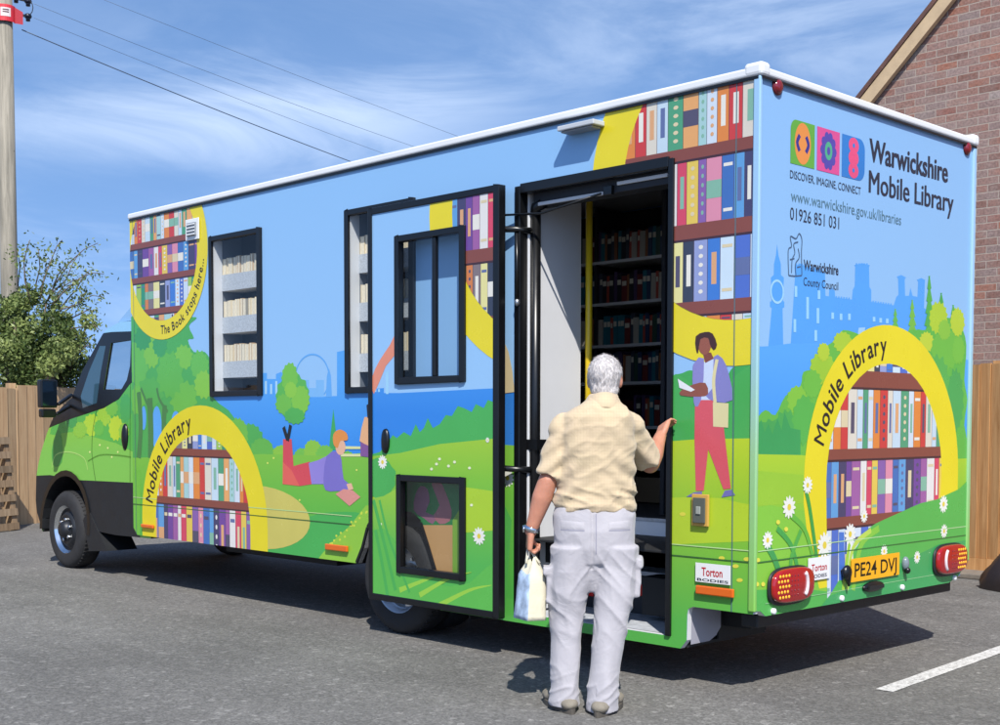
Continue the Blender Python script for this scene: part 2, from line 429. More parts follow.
for a in (([(139, 392), (141, 425), (139, 458)], .07), ([(150, 398), (151, 430), (151, 458)], .09), ([(165, 405), (164, 430), (166, 458)], .07), ([(168, 412), (160, 400), (157, 388)], .03), ([(150, 410), (145, 398), (141, 388)], .03)):
    S.stroke(a[0], a[1], '4E8A50', 5.6)
# bushes and lawn
S.leafy(251, 444, 13, 20, '56B65A', 3.2, seed=31, jag=.1); S.leafy(262, 452, 12, 14, '6CC052', 3.6, seed=32, jag=.1); S.leafy(238, 436, 10, 18, '78C44E', 3.4, seed=33, jag=.1)
for i, (cx, cy, rx, ry) in enumerate([(302, 457, 8, 9), (313, 452, 9, 12), (325, 455, 9, 10), (283, 452, 10, 7), (346, 460, 10, 9)]): S.leafy(cx, cy, rx, ry, '94CE48' if i % 2 else '7CC850', 4, seed=40+i, jag=.1)
S.add([(329, 450), (333.5, 409), (338, 450)], '48B060', 3.9)
S.add([(125, 458), (240, 455), (262, 454), (300, 455), (330, 456), (372, 452), (440, 440), (522, 446), (522, 700), (125, 700)], meadowL, 5, smooth=0)
S.add([(125, 492), (136, 470), (141, 470), (140, 560), (125, 560)], '78C84A', 6)
S.add([(262, 575), (270, 538), (300, 520), (335, 512), (372, 520), (372, 575)], '50B85A', 6, smooth=4)
S.add([(316, 570), (330, 545), (350, 526), (372, 505), (372, 575)], '98D048', 7, smooth=3)
for k in range(20):
    S.ell(328+k*2.1+rnd.uniform(-2, 2), 548-k*2.0+rnd.uniform(-3, 5), 1.1, 1.3, 'D8E850', 8, n=6)
pe = S.uv(258, 517); S.ell(pe[0], pe[1], .66, .235, 'D8CC6A', 8.2, n=36, px=False)
for p in ((250, 462), (274, 458), (336, 470), (300, 500), (357, 470), (268, 463)): S.ell(p[0], p[1], 1., 1.1, 'E4F070', 8.2, n=6)
# round tree
for i, (cx, cy, rx, ry, c) in enumerate([(293, 396, 16, 22, '62C056'), (290, 378, 8, 15, '7CCB4C'), (301, 400, 9, 14, '8AD04A'), (284, 404, 8, 10, '78C84E'), (295, 416, 10, 8, '58BA58'), (291, 390, 6, 8, '94D44A')]): S.leafy(cx, cy, rx, ry, c, 5.5+i*.3, seed=60+i, n=18, jag=.13)
# reader on the grass
S.add([(283.5, 439), (292, 439), (294, 466), (310, 461.5), (313, 484), (300, 486), (283, 484)], 'E0525C', 9); S.add([(283.5, 462), (292, 470), (300, 486), (283, 484)], 'EC6A5E', 9.5)
S.stroke([(284, 427), (288, 440)], .035, '20242C', 9.6); S.stroke([(291, 425), (288, 441)], .035, '20242C', 9.6)
S.add([(309, 463), (319, 460), (329, 455), (333, 470), (327, 484), (312, 484)], '9C8CDC', 9)
S.add([(327, 456), (337.5, 451), (342, 460), (344, 479), (352, 485), (348, 490), (336, 491), (326, 490), (324, 478)], '8478CC', 9.6, smooth=2)
S.ell(341, 447, 5, 8, 'F4C0A0', 10); S.add([(334, 434), (340, 429.5), (347, 433), (348, 440), (341, 441), (338, 448), (334, 444)], 'F09A4C', 10.6, smooth=3)
S.add([(336, 494), (344, 489), (353, 490), (361, 497), (350, 506)], 'E89C90', 10.6); S.add([(347, 484), (352, 483), (354, 489), (349, 490)], 'F4C0A0', 11)
# picnic people beside and behind the door
for z in (446, 453.5): S.add([(342, z), (362, z+.5), (362, z+3), (341, z+3)], 'E8ECA8', 9)
S.add([(365, 417), (372, 417), (372, 448), (360, 441), (362, 428)], 'F2B98A', 10); S.add([(367, 405), (376, 400), (380, 412), (373, 419), (368, 418)], '2A2430', 10.5)
S.add([(361, 442), (372, 447), (376, 458), (361, 456)], '8A5C9C', 10.5)
S.add([(396, 505), (404, 470), (420, 460), (440, 470), (458, 462), (470, 480), (470, 530), (396, 530)], '3C9A56', 6.5, smooth=3)
S.add([(416, 494), (421, 486), (428, 489), (430, 502), (426, 512), (436, 516), (433, 524), (424, 518), (414, 510)], 'B07890', 9, smooth=2)
S.add([(432, 484), (440, 481), (446, 492), (452, 510), (450, 521), (440, 524), (434, 515), (440, 505)], 'C88088', 9.5, smooth=2)
S.add([(421, 525), (453, 525), (453, 574), (420, 574)], 'F0B878', 10); S.add([(453, 520), (466, 500), (466, 580), (453, 580)], '98CE48', 9)
# strip between the open door and the doorway
S.add([(499, 342), (504, 340), (509, 352), (513, 372), (515, 392), (499, 394)], 'D9C69A', 9, smooth=0); S.daisy(508, 478, .10, 9, 5)
S.add([(492, 500), (500, 495), (512, 520), (505, 620), (492, 620)], '5CBA58', 7)
# reading arch ring on the skirt
c1 = (-5.2, .60)
S.add([(c1[0]-.93, .3), (c1[0]+.93, .3)]+[(c1[0]+.93*math.cos(a*PI/30), c1[1]+.93*math.sin(a*PI/30)) for a in range(31)], YEL, 9, px=False)
in1 = [(c1[0]-.70, .40), (c1[0]+.70, .40)]+[(c1[0]+.70*math.cos(a*PI/24), c1[1]+.70*math.sin(a*PI/24)) for a in range(25)]
za, zb, zc = S.uv(200, 441)[1], S.uv(200, 449)[1], S.uv(200, 491)[1]; zd = S.uv(200, 499)[1]
def shelfset(P, x0, x1, rows, lips, clip, layer, seed, top=None, **kw):
    for i, (z0, z1, c) in enumerate(rows): P.books(x0, x1, z0, z1, c, layer, seed+i, clip=clip, **kw)
    for z0, z1 in lips:
        P.rect(x0, x1, z0, z1, WOOD, layer+3, clip); P.rect(x0, x1, z0-.012, z0, '4A3038', layer+3, clip); P.rect(x0, x1, z1, z1+.02, '6A4048', layer, clip)
shelfset(S, -5.92, -4.48, [(zb, 1.36, C_BLU), (zd, zb-.055, C_TOP), (.2, zd-.05, C_PUR)], [(zb-.055, zb), (zd-.055, zd)], in1, 10, 11)
S.arctext('Mobile Library', '26262A', 14, c1, .815, 171, 99, .17, bold=.015)
# top-left ring
c2 = (-5.75, 2.76); S.add(circ(c2[0], c2[1], .69), YEL, 9, px=False)
shelfset(S, -6.3, -5.2, [(2.885, 3.12, C_TOP), (2.60, 2.835, C_PUR), (2.33, 2.56, C_BLU), (2.2, 2.29, C_TOP)], [(2.84, 2.885), (2.555, 2.60), (2.285, 2.33)], circ(c2[0], c2[1], .535), 10, 23)
S.arctext('The Book stops here...', '26262A', 14, c2, .61, -94, -8, .10, inward=True, bold=.01)
# big ring and shelves beside the doorway
c3 = (-.12, 2.66)
S.leafy(690, 395, 26, 24, '4CB25C', 3, n=14, jag=.06, seed=80); S.leafy(746, 400, 24, 38, '48B05A', 3.3, n=14, jag=.05, seed=81)
S.add([(660, 400), (676, 374), (700, 392), (720, 400), (737, 374), (775, 366), (775, 470), (660, 470)], '50B65C', 4, smooth=3)
S.add([(660, 442), (700, 439), (775, 438), (775, 700), (660, 700), (400, 700), (400, 580), (520, 600), (660, 630)], meadow, 5)
S.add([(660, 498), (690, 497), (720, 498), (742, 503), (775, 508), (775, 540), (660, 545)], 'BEDA38', 6)
for p in ((683, 514), (722, 558), (736, 566), (747, 559), (740, 580)): S.ell(p[0], p[1], 3.2, 2., 'E8E050', 8, n=10)
ri, ro = circ(c3[0], c3[1], .745), circ(c3[0], c3[1], .975)
S.add(ro, YEL, 7, px=False)
near_rows = [(2.813, 3.12, C_TOP), (2.422, 2.753, C_PUR), (2.023, 2.346, C_BLU), (1.8, 1.957, C_TOP)]; near_lips = [(2.753, 2.813), (2.346, 2.422), (1.957, 2.023)]
shelfset(S, -.95, 0, near_rows, near_lips, ri, 8, 37)
# woman with a book
def o8(*pts): return [(670+x/3.62, 300+y/3.62) for x, y in pts]
S.add(o8((92, 362), (158, 362), (195, 450), (222, 682), (195, 685), (140, 540), (124, 690), (95, 690), (90, 500)), 'E2606C', 9)
S.add(o8((125, 225), (165, 212), (155, 362), (112, 362)), 'D4E2FA', 9.2)
S.add(o8((85, 235), (125, 212), (114, 362), (92, 385), (86, 340)), '9490D0', 9.6, smooth=2); S.add(o8((160, 205), (192, 212), (215, 270), (228, 362), (165, 368), (130, 345), (156, 318)), '8E8CCC', 9.6, smooth=2)
S.add(o8((88, 305), (130, 300), (140, 340), (110, 350), (40, 345), (45, 325)), '9A5A4A', 10.2, smooth=2); S.add(o8((30, 285), (92, 325), (78, 332), (36, 318)), 'F4F6FA', 10.6)
S.add(o8((157, 370), (214, 374), (212, 462), (158, 458)), 'EADFA8', 10.2, smooth=0); S.stroke(o8((165, 372), (160, 290), (172, 215)), .02, 'EADFA8', 10.6)
S.add(o8((120, 190), (150, 190), (160, 212), (130, 228)), '8A4E40', 10); S.ell(670+127/3.62, 300+160/3.62, 6.6, 10.5, 'A05E4C', 10.3)
S.add(o8((95, 132), (128, 116), (156, 122), (172, 162), (160, 182), (146, 160), (140, 138), (112, 142), (104, 192), (96, 180)), '4A2E2C', 10.8, smooth=2)
S.add(o8((60, 712), (88, 696), (118, 692), (116, 712)), '7A78B8', 10); S.add(o8((188, 714), (200, 690), (224, 686), (238, 706)), '7A78B8', 10)
# panel seams: dark joint, plus the rail edge's highlight painted as a pale strip
for x0, x1 in ((-6.28, arch[0][0]-.06), (-.515, 0)):
    S.rect(x0, x1, .700, .706, '3E6A38', 13); S.rect(x0, x1, .758, .764, 'C4E49A', 13)
for xx in (-6.235, -.135): S.rect(xx, xx+.006, .443, 3.1, '5C7C84', 13)
side_panel = S.mb.build('side_panel', van)

# ---- rear panel, in (y, z)
rout = [(.095, .425), (2.06, .425), (2.17, .45), (2.297, .53), (2.297, ZT), (.003, ZT), (.003, .46), (.05, .455)]
R = Panel((0, 0, 0), (0, 1, 0), (0, 0, 1), (1, 0, 0), rout, [], .035, grad('print_rear_sky', '9CCBF6', '95C5F5', 1.3, 3.0), white)
def oc(*pts): return [(755+x/4.545, 220+y/4.545) for x, y in pts]
R.add(oc((60, 578), (76, 400), (68, 395), (68, 372), (76, 368), (72, 262), (85, 250), (86, 200), (95, 160), (100, 110), (106, 160), (117, 200), (118, 250), (131, 262), (127, 368), (133, 372), (133, 396), (125, 402), (128, 578)), DEEP, 1)
R.add(oc((160, 600), (182, 250), (180, 212), (205, 198), (240, 215), (300, 232), (318, 240), (320, 345), (336, 347), (337, 316), (362, 320), (364, 352), (440, 362), (444, 318), (453, 300), (455, 212), (450, 206), (486, 196), (522, 206), (518, 214),
         (520, 305), (528, 318), (528, 372), (630, 388), (642, 350), (652, 340), (650, 268), (644, 258), (664, 250), (686, 262), (680, 270), (682, 345), (700, 345), (706, 308), (716, 345), (738, 350), (741, 282), (735, 272), (755, 264), (772, 272), (768, 400), (900, 500), (960, 640), (800, 800), (100, 800)), DEEP, 1)
R.add(oc((-10, 576), (60, 574), (170, 560), (420, 560), (1000, 640), (1000, 1200), (-10, 1200)), grad('print_rear_water', '3E98F4', '5CAEFA', 1.2, 1.75), 2)
q = R.uv(755+100/4.545, 220+326/4.545); R.stroke([(q[0]+.055*math.cos(a*PI/8), q[1]+.055*math.sin(a*PI/8)) for a in range(17)], .012, 'A8DCFC', 3, px=False)
for x, y, h in ((238, 350, 100), (290, 320, 40), (285, 400, 70), (352, 420, 30), (390, 425, 30), (428, 425, 30), (180, 450, 60), (540, 440, 22), (570, 445, 22), (600, 448, 22), (185, 300, 50), (275, 500, 50)):
    R.add(oc((x-6, y), (x+6, y+1), (x+6, y+h), (x-6, y+h)), 'A0D8FA', 3)
for x0_, x1_, y_a, y_b in ((184, 238, 204, 206), (246, 312, 217, 233), (458, 518, 204, 204), (534, 626, 374, 388), (342, 360, 316, 318), (366, 436, 353, 361)):
    n_ = max(2, int((x1_-x0_)/11))
    for k in range(n_):
        xx = x0_+(x1_-x0_)*k/n_; yy = y_a+(y_b-y_a)*k/n_; R.add(oc((xx, yy-7), (xx+6, yy-7), (xx+6, yy+3), (xx, yy+3)), DEEP, 1.3)
R.add(oc((470, 490), (500, 488), (495, 520), (465, 524)), 'A6D4F8', 3)
# trees
R.add([(755, 425), (765, 410), (775, 415), (785, 396), (800, 386), (803, 372), (815, 368), (822, 350), (838, 338), (843, 330), (860, 335), (870, 345), (860, 470), (755, 470)], '6CC04E', 4, smooth=3)
for i, (cx, cy, rx, ry, c) in enumerate([(797, 400, 10, 14, '8ACC48'), (822, 368, 12, 16, 'A4D040'), (842, 342, 9, 10, 'B4D440'), (812, 384, 9, 14, '74C44C'), (770, 436, 14, 16, '4CAC5A'), (786, 430, 12, 20, '50B25A'), (804, 420, 12, 24, '5CBA54'), (823, 352, 6, 9, 'BCD640')]): R.leafy(cx, cy, rx, ry, c, 5+i*.2, n=18, jag=.16, seed=100+i)
R.add([(757, 424), (761, 420), (764, 432), (768, 424), (772, 434), (777, 418), (781, 430), (784, 412), (790, 428), (800, 430), (800, 470), (757, 470)], '3FA65E', 7)
for cx, y0, y1, w, c in ((929, 276, 350, 6, '58B454'), (941, 293, 360, 9, '4EB058'), (912, 300, 350, 6, '7CC24E'), (895, 309, 345, 5, '6CBC56'), (953, 305, 360, 8, '62BC52')):
    n = 7; ptsL = []; ptsR = []
    for k in range(n):
        t = k/(n-1); ptsL.append((cx-w*t-1, y0+(y1-y0)*t)); ptsL.append((cx-w*t*.55-.5, y0+(y1-y0)*t+1)); ptsR.append((cx+w*t+1, y0+(y1-y0)*t)); ptsR.append((cx+w*t*.55+.5, y0+(y1-y0)*t+1))
    R.add(ptsL+ptsR[::-1], c, 5)
R.add([(905, 345), (915, 330), (925, 330), (935, 320), (950, 318), (960, 325), (966, 345), (964, 380), (967, 400), (964, 425), (966, 470), (900, 470)], '64BE50', 6, smooth=3)
for i, (cx, cy, rx, ry, c) in enumerate([(938, 318, 9, 16, 'B8D63E'), (957, 322, 7, 14, 'C0D840'), (926, 342, 7, 10, 'C8DA44'), (945, 350, 14, 20, '74C44C'), (935, 385, 14, 30, '5CB858'), (955, 400, 8, 30, '4CAE5C'), (944, 330, 6, 10, '90CC48'), (958, 350, 6, 14, '7CC84C')]): R.leafy(cx, cy, rx, ry, c, 6.5+i*.2, n=20, jag=.15, seed=130+i)
R.add([(750, 454), (800, 455), (880, 462), (975, 458), (975, 700), (750, 700)], meadowR, 9)
R.add([(750, 508), (770, 505), (790, 509), (815, 512), (880, 560), (880, 700), (750, 700)], '8CCF48', 9.5); R.add([(750, 470), (803, 475), (803, 503), (750, 506)], 'A0D040', 9.3)
# rear reading ring
c4 = (1.295, 1.09)
R.add([(c4[0]+.862*math.cos(a*PI/36), c4[1]+.862*math.sin(a*PI/36)) for a in range(37)]+[(c4[0]-.862, .98), (c4[0]-.82, .80), (c4[0]-.70, .52), (c4[0]-.60, .52), (c4[0]-.60, .60), (c4[0]+.862, .60)], YEL, 10, px=False)
in4 = [(c4[0]-.62, .45), (c4[0]+.60, .45)]+[(c4[0]+.645*math.cos(a*PI/24), c4[1]+.645*math.sin(a*PI/24)) for a in range(25)]
shelfset(R, .62, 1.97, [(1.686, 1.78, C_BLU), (1.259, 1.596, C_TOP[0:6]), (.89, 1.203, C_PUR), (.45, .83, ['DCE8F4', '5878D0', 'D4E4F4', '3E6AC0'])], [(1.596, 1.686), (1.203, 1.259), (.836, .891)], in4, 10.5, 51, wmin=.055, wmax=.095)
R.add([(975, 488), (958, 489), (937, 499), (920, 503), (900, 512), (882, 520), (868, 528), (857, 545), (846, 560), (838, 580), (834, 620), (975, 620)], '5CBC58', 15, smooth=2)
R.add([(880, 615), (820, 620), (828, 596), (860, 585), (905, 560), (965, 540), (975, 600)], '48AC64', 15.6, smooth=2)
R.add([(750, 590), (800, 588), (832, 592), (832, 625), (750, 625)], '5CBC58', 10.2)
R.add([(846, 528), (852, 524), (852, 575), (845, 575)], 'F2F6FA', 16); R.add([(838, 532), (843, 532), (844, 580), (838, 580)], '5080D8', 16)
for a, w, c in (([(804, 486), (809, 510), (816, 560)], .03, '48A84C'), ([(790, 515), (804, 530), (813, 560)], .03, '6CC048'), ([(776, 528), (790, 545), (797, 570)], .03, '4CAC52'), ([(849, 540), (846, 560), (842, 590)], .03, 'A8D848'), ([(878, 528), (860, 545), (852, 590)], .04, '8CCE4C'),
                ([(870, 530), (852, 548), (846, 590)], .03, 'C4E060'), ([(766, 545), (774, 560), (782, 585)], .04, '48A658'), ([(800, 530), (790, 560), (792, 590)], .03, '58B450')): R.stroke(a, w, c, 16.4, taper=False)
for i, (x, y, r) in enumerate([(788, 507, .11), (806.5, 485, .085), (766.5, 540, .085), (823.5, 545, .13), (849, 534, .11), (863, 516, .07), (942.5, 504, .10), (943, 531, .08), (916, 557, .07), (883, 551, .07)]): R.daisy(x, y, r, 17, i)
for p in ((777, 522), (785, 529), (757, 560), (762, 584), (756, 584)): R.ell(p[0], p[1], 2, 2.4, 'F0E858', 17, n=8)
R.arctext('Mobile Library', '26262A', 14, c4, .75, 165, 92, .15, bold=.015)
# lettering and logos
def p1(x, y): return (775+x/5.405, 105+y/5.405)
def quadpx(a, b, c, d): return [p1(*a), p1(*b), p1(*c), p1(*d)]
def rounded(x0, x1, z0, z1, r, corners):
    out = []
    for (cx, cz, a0, key) in ((x1-r, z1-r, 0, 'tr'), (x0+r, z1-r, 90, 'tl'), (x0+r, z0+r, 180, 'bl'), (x1-r, z0+r, 270, 'br')):
        if key in corners: out += [(cx+r*math.cos(math.radians(a0+k*15)), cz+r*math.sin(math.radians(a0+k*15))) for k in range(7)]
        else: out.append((x1 if 'r' in key else x0, z1 if 't' in key else z0))
    return out
def yz(x, y): return R.uv(*p1(x, y))
zt_, zb_ = yz(85, 72)[1], yz(85, 315)[1]
y0_, y1_ = yz(83, 190)[0], yz(213, 220)[0]; y2_, y3_ = yz(226, 230)[0], yz(348, 250)[0]; y4_, y5_ = yz(361, 260)[0], yz(484, 290)[0]
R.add(rounded(y0_, y1_, zb_, zt_, .05, ('tl',)), '6AB44A', 4, px=False); R.add(rounded(y2_, y3_, zb_, zt_, .04, ()), 'E8589C', 4, px=False); R.add(rounded(y4_, y5_, zb_, zt_, .06, ('tr', 'br')), '3484D4', 4, px=False)
zm = (zt_+zb_)/2; m1, m2, m3 = (y0_+y1_)/2, (y2_+y3_)/2, (y4_+y5_)/2
R.ell(m1, zm, .075, .105, 'F49A50', 5, px=False, n=28)
for sgn in (-1, 1): R.stroke([(m1+sgn*.030, zm+.04), (m1+sgn*.052, zm), (m1+sgn*.030, zm-.04)], .024, '3C3A90', 6, px=False)
for k in range(10):
    a = 2*PI*k/10; R.ell(m2+.058*math.cos(a), zm+.075*math.sin(a), .022, .026, '5A50B0', 5, px=False, n=10)
R.ell(m2, zm, .058, .076, '5A50B0', 5.3, px=False, n=24); R.ell(m2, zm, .036, .048, '56B890', 6, px=False, n=20); R.ell(m2, zm, .016, .022, '5A50B0', 7, px=False)
for dz in (.066, .0, -.066): R.ell(m3, zm+dz, .052, .042, 'F25888', 5, px=False, n=20)
for dz in (.033, -.033): R.ell(m3, zm+dz, .030, .02, 'F25888', 5.5, px=False, n=14)
R.ell(m3, zm+.066, .012, .012, '3484D4', 6, px=False); R.ell(m3, zm-.066, .012, .012, '3484D4', 6, px=False)
INK = '2C3448'
def line_text(t, a, b, size, col, bold=0.):
    qa, qb = yz(*a), yz(*b); R.text(t, col, 4, (qa[0], (qa[1]+qb[1])/2), size, width=qb[0]-qa[0], bold=bold, px=False)
line_text('Warwickshire', (508, 295), (930, 425), .175, INK, .012); line_text('Mobile Library', (505, 465), (960, 590), .175, INK, .012); line_text('Mobile Library', (508.5, 465), (963.5, 590), .175, INK, .012); line_text('Warwickshire', (511, 295), (933, 425), .175, INK, .012)
line_text('DISCOVER, IMAGINE, CONNECT', (80, 400), (462, 482), .058, INK, .008)
line_text('www.warwickshire.gov.uk/libraries', (85, 520), (680, 650), .085, '5C8498', .0); line_text('01926 851 031', (80, 618), (345, 672), .09, INK, .0)
qa, qb = R.uv(755+220/4.545, 220+222/4.545), R.uv(755+378/4.545, 220+238/4.545)
R.text('Warwickshire', INK, 4, (qa[0], qa[1]-.005), .075, width=qb[0]-qa[0], bold=.02, px=False); R.text('County Council', INK, 4, (qa[0], qa[1]-.085), .062, width=qb[0]-qa[0], px=False)
def os_(*pts): return [R.uv(755+x/4.545, 220+y/4.545) for x, y in pts]
for pts in (((152, 250), (150, 140), (165, 120), (160, 75), (185, 85), (200, 62), (212, 90), (210, 150), (212, 250)), ((165, 240), (168, 180), (180, 150), (175, 110), (195, 100)), ((185, 250), (183, 200), (200, 170), (195, 130)), ((152, 252), (182, 255), (212, 252)), ((158, 180), (178, 175)), ((190, 215), (206, 212))): R.stroke(os_(*pts), .0065, '4A6484', 4, px=False)
# seams; the pale strip above the dark one is a painted edge highlight
R.rect(.02, 2.28, .700, .706, '3E7A40', 13+5); R.rect(.02, 2.28, .756, .761, 'BFE6A8', 18); R.rect(.09, 2.2, .488, .491, 'A8DCA0', 18)

rear_panel = R.mb.build('rear_panel', van)

# ---- far side, front wall, roof, roof rails
one(van, 'far_side_panel', lambda m: m.box(-L, -.04, W-.035, W, .443, ZT, simple('print_plain_blue', lin('9CCBF8', KV), rough=.3)))
one(van, 'front_bulkhead', lambda m: m.box(-L, -L+.035, .036, W-.036, .9, ZT, _mc['print_plain_blue']))
def roofm(m):
    m.box(-L, 0, .0, W, ZT+.001, ZT+.02, white)
hx0, hx1, hy0, hy1 = -2.7, -2.1, .85, 1.35
def roofm(m):
    for a, b, c, d in ((-L, hx0, 0, W), (hx1, 0, 0, W), (hx0, hx1, 0, hy0), (hx0, hx1, hy1, W)): m.box(a, b, c, d, ZT+.001, ZT+.02, white)
one(van, 'roof', roofm)
opal = bpy.data.materials.new('opal_plastic'); opal.use_nodes = True; on = opal.node_tree; ob_ = on.nodes.new('ShaderNodeBsdfTranslucent'); ob_.inputs[0].default_value = (.8, .82, .84, 1); on.links.new(ob_.outputs[0], on.nodes['Material Output'].inputs[0])
one(van, 'added_light_hatch', lambda m: m.face([(hx0, hy0, ZT+.03), (hx1, hy0, ZT+.03), (hx1, hy1, ZT+.03), (hx0, hy1, ZT+.03)], opal))  # unseen opal pane over a roof opening, added to diffuse daylight into the interior
def rails(m):
    for y in (-.018, W-.022): m.box(-L-.01, .012, y, y+.04, ZT-.006, ZT+.040, white)
    m.box(-.024, .022, -.016, W+.016, ZT-.004, ZT+.038, white); m.box(-L-.018, -L+.022, -.016, W+.016, ZT-.004, ZT+.038, white)
one(van, 'roof_rail', rails, bevel=.012, bseg=3)
trimm = grad('corner_trim_paint', '8CCC5C', 'AAD4F8', .45, 2.0, mid='A4D49C')
one(van, 'corner_trim', lambda m: m.box(-.030, .0105, -.0115, .012, .455, ZT-.006, trimm), bevel=.007, bseg=3); one(van, 'corner_trim', lambda m: m.box(-.030, .0145, W-.03, W+.012, .54, ZT-.006, trimm), bevel=.01, bseg=3)
def corners(m):
    m.box(-.085, .026, cyy, cyy+.08, ZT-.008, ZT+.062, white)
for cyy in (-.02, W-.06): one(van, 'corner_cap', corners, bevel=.02, bseg=3)
one(van, 'drip_strip', lambda m: (m.box(-L, 0, -.006, -.0005-.012, ZT-.022, ZT-.008, black), m.box(.0125, .017, 0, W, ZT-.02, ZT-.008, black)))

# ---- side windows with the shelves seen behind them
def window(h, nm='window'):
    x0, x1, z0, z1 = h
    def fr(m):
        w = .042; y0, y1 = -.022, .012
        m.box(x0, x0+w, y0, y1, z0, z1, black); m.box(x1-w, x1, y0, y1, z0, z1, black); m.box(x0+w, x1-w, y0, y1, z0, z0+w, black); m.box(x0+w, x1-w, y0, y1, z1-w, z1, black)
    w = one(van, nm, fr, bevel=.006)
    g = one(w, 'pane', lambda m: m.face([(x0+.03, -.004, z0+.03), (x1-.03, -.004, z0+.03), (x1-.03, -.004, z1-.03), (x0+.03, -.004, z1-.03)], wglass))
    one(w, 'window_reveal', lambda m: (m.box(x0+.031, x0+.05, .002, .075, z0+.03, z1-.03, wallin), m.box(x0+.05, x1-.031, .036, .07, z0+.0, z0+.035, wallin)))
    return w
w1 = window(H1); w2 = window(H2)
paper = simple('book_paper', lin('EADCC0', .9), rough=.85, nscale=60, namt=.12)
paper2 = simple('cream_cover', lin('D8C8A8', .85), rough=.7); paper3 = simple('buff_cover', lin('C4A888', .8), rough=.7)
lipm = simple('perforated_shelf_lip', lin('C4C8CC', .85), rough=.5, nscale=120, namt=.3)
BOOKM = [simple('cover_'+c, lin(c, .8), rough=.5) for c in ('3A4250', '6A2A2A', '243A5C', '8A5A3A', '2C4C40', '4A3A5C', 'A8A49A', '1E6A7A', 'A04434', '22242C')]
zrows = []
for yb in (273., 316., 361.): zrows.append(hit(237, yb, (0, .07, 0), Vector((0, 1, 0))).z)
bproto = {}
def bookproto(i, pale):
    key = (i, pale)
    if key in bproto: return bproto[key].copy()
    m = MB(); t = (.024, .030, .036, .042, .05)[i % 5]; h = (.20, .215, .19, .225, .205)[(i*3) % 5]; d = .145; h = h if not pale else .235+(h-.2)*.25; cv = BOOKM[(i*7+3) % 10]
    if pale: cv = (paper2, paper3, paper, BOOKM[6], paper2)[i % 5]
    if pale:   # fore-edge towards the glass (-Y)
        m.box(-t/2+.0015, t/2-.0015, 0, d-.003, .003, h-.003, paper); m.box(-t/2, -t/2+.0014, -.003, d, 0, h, cv); m.box(t/2-.0014, t/2, -.003, d, 0, h, cv); m.box(-t/2+.0015, t/2-.0015, d-.002, d, 0, h, cv)
    else:
        m.box(-t/2, t/2, 0, .004, 0, h, cv); m.box(-t/2, -t/2+.002, .0045, d, 0, h, cv); m.box(t/2-.002, t/2, .0045, d, 0, h, cv); m.box(-t/2+.0025, t/2-.0025, .0045, d-.004, .003, h-.003, paper)
        if i % 3: m.box(-t/2+.004, t/2-.004, -.0006, -.0001, h*.62, h*.8, simple('spine_label', lin('C9C4B4', .8)))
    o = m.build('book', None, local=True); bproto[key] = o; o['_w'] = t; return o
def bookrow(x0, x1, y, z, pale, label, group, seed, gap=()):
    r = random.Random(seed); x = x0
    while True:
        i = r.randrange(10) if not pale else r.randrange(5)
        t = (.024, .030, .036, .042, .05)[i % 5]
        if x+t > x1: break
        if not any(a < x+t/2 < b for a, b in gap):
            o = bookproto(i, pale)
            if o.name not in COL.objects: COL.objects.link(o)
            o.location = (x+t/2, y+r.uniform(0, .012), z+.001); o.rotation_euler = (0, r.uniform(-.02, .02) if not pale else 0, 0)
            tagit(o, label, 'book', group)
            if '_w' in o: del o['_w']
        x += t+.001
SH = 'window_shelf'
def wshelves(h, wname, par):
    x0, x1, z0, z1 = h; x0 += .045; x1 += .06
    def f(m):
        for z in zrows+[zrows[-1]-.32]:
            m.box(x0, x1, .075, .25, z-.125, z-.11, wallin); m.box(x0, x1, .069, .074, z-.125, z+.0, lipm)
        m.box(x0, x1, .255, .27, z0-.1, z1+.1, darkin)
        m.box(x0-.018, x0, .077, .27, z0-.1, z1+.1, greyin); m.box(x1, x1+.02, .077, .27, z0-.1, z1+.1, darkin)
    one(par, SH, f)
    for i, z in enumerate(zrows):
        zz = z-.109; nm = ('top', 'middle', 'lowest')[i]
        bookrow(x0+.004, x1-.004, .078, zz, True, 'pale book in the %s row behind the %s' % (nm, wname), 'books in the %s row behind the %s' % (nm, wname), 5+i, gap=((x0+.33, x0+.352),) if i == 1 else ())
wshelves(H1, 'van window nearer the cab', van); wshelves(H2, 'van window half hidden by the open door', van)

# ---- doorway: frame, stair well, interior
x0, x1, z0, z1 = HD
def dframe(m):
    m.box(x0-.004, x0+.040, -.018, .05, z0+.0, z1, black); m.box(x1-.028, x1+.006, -.018, .05, z0, z1, black); m.box(x0+.040, x1-.028, -.018, .05, z1-.045, z1+.012, black)
one(van, 'door_surround', dframe, bevel=.005)
one(van, 'hinge_post', lambda m: (m.tube([(x0+.07, .085, .30), (x0+.07, .085, 2.62)], .032, black), m.tube([(x0+.07, .085, 2.62), (x0+.075, .085, 2.66), (x0+.14, .085, 2.68)], .034, black), m.box(x0+.03, x0+.12, .05, .13, 1.24, 1.30, black)))
def arm(m, z):
    m.tube([(x0+.07, .085, z), (x0+.02, -.03, z+.005), (x0-.06, -.06, z+.01), (x0-.2, -.068, z+.01)], .019, black, seg=10)
one(van, 'hinge_arm', lambda m: arm(m, 2.52)); one(van, 'hinge_arm', lambda m: arm(m, 1.12))
one(van, 'guide_rod', lambda m: (m.tube([(x0+.62, .04, 2.665), (x0+.2, -.0, 2.60), (x0-.16, -.06, 2.62)], .007, black, seg=8), m.tube([(x0+.03, -.03, 2.5), (x0+.032, -.03, 2.12)], .010, black, seg=8), m.ball((x0+.032, -.03, 2.1), .016, .016, .022, alu)))
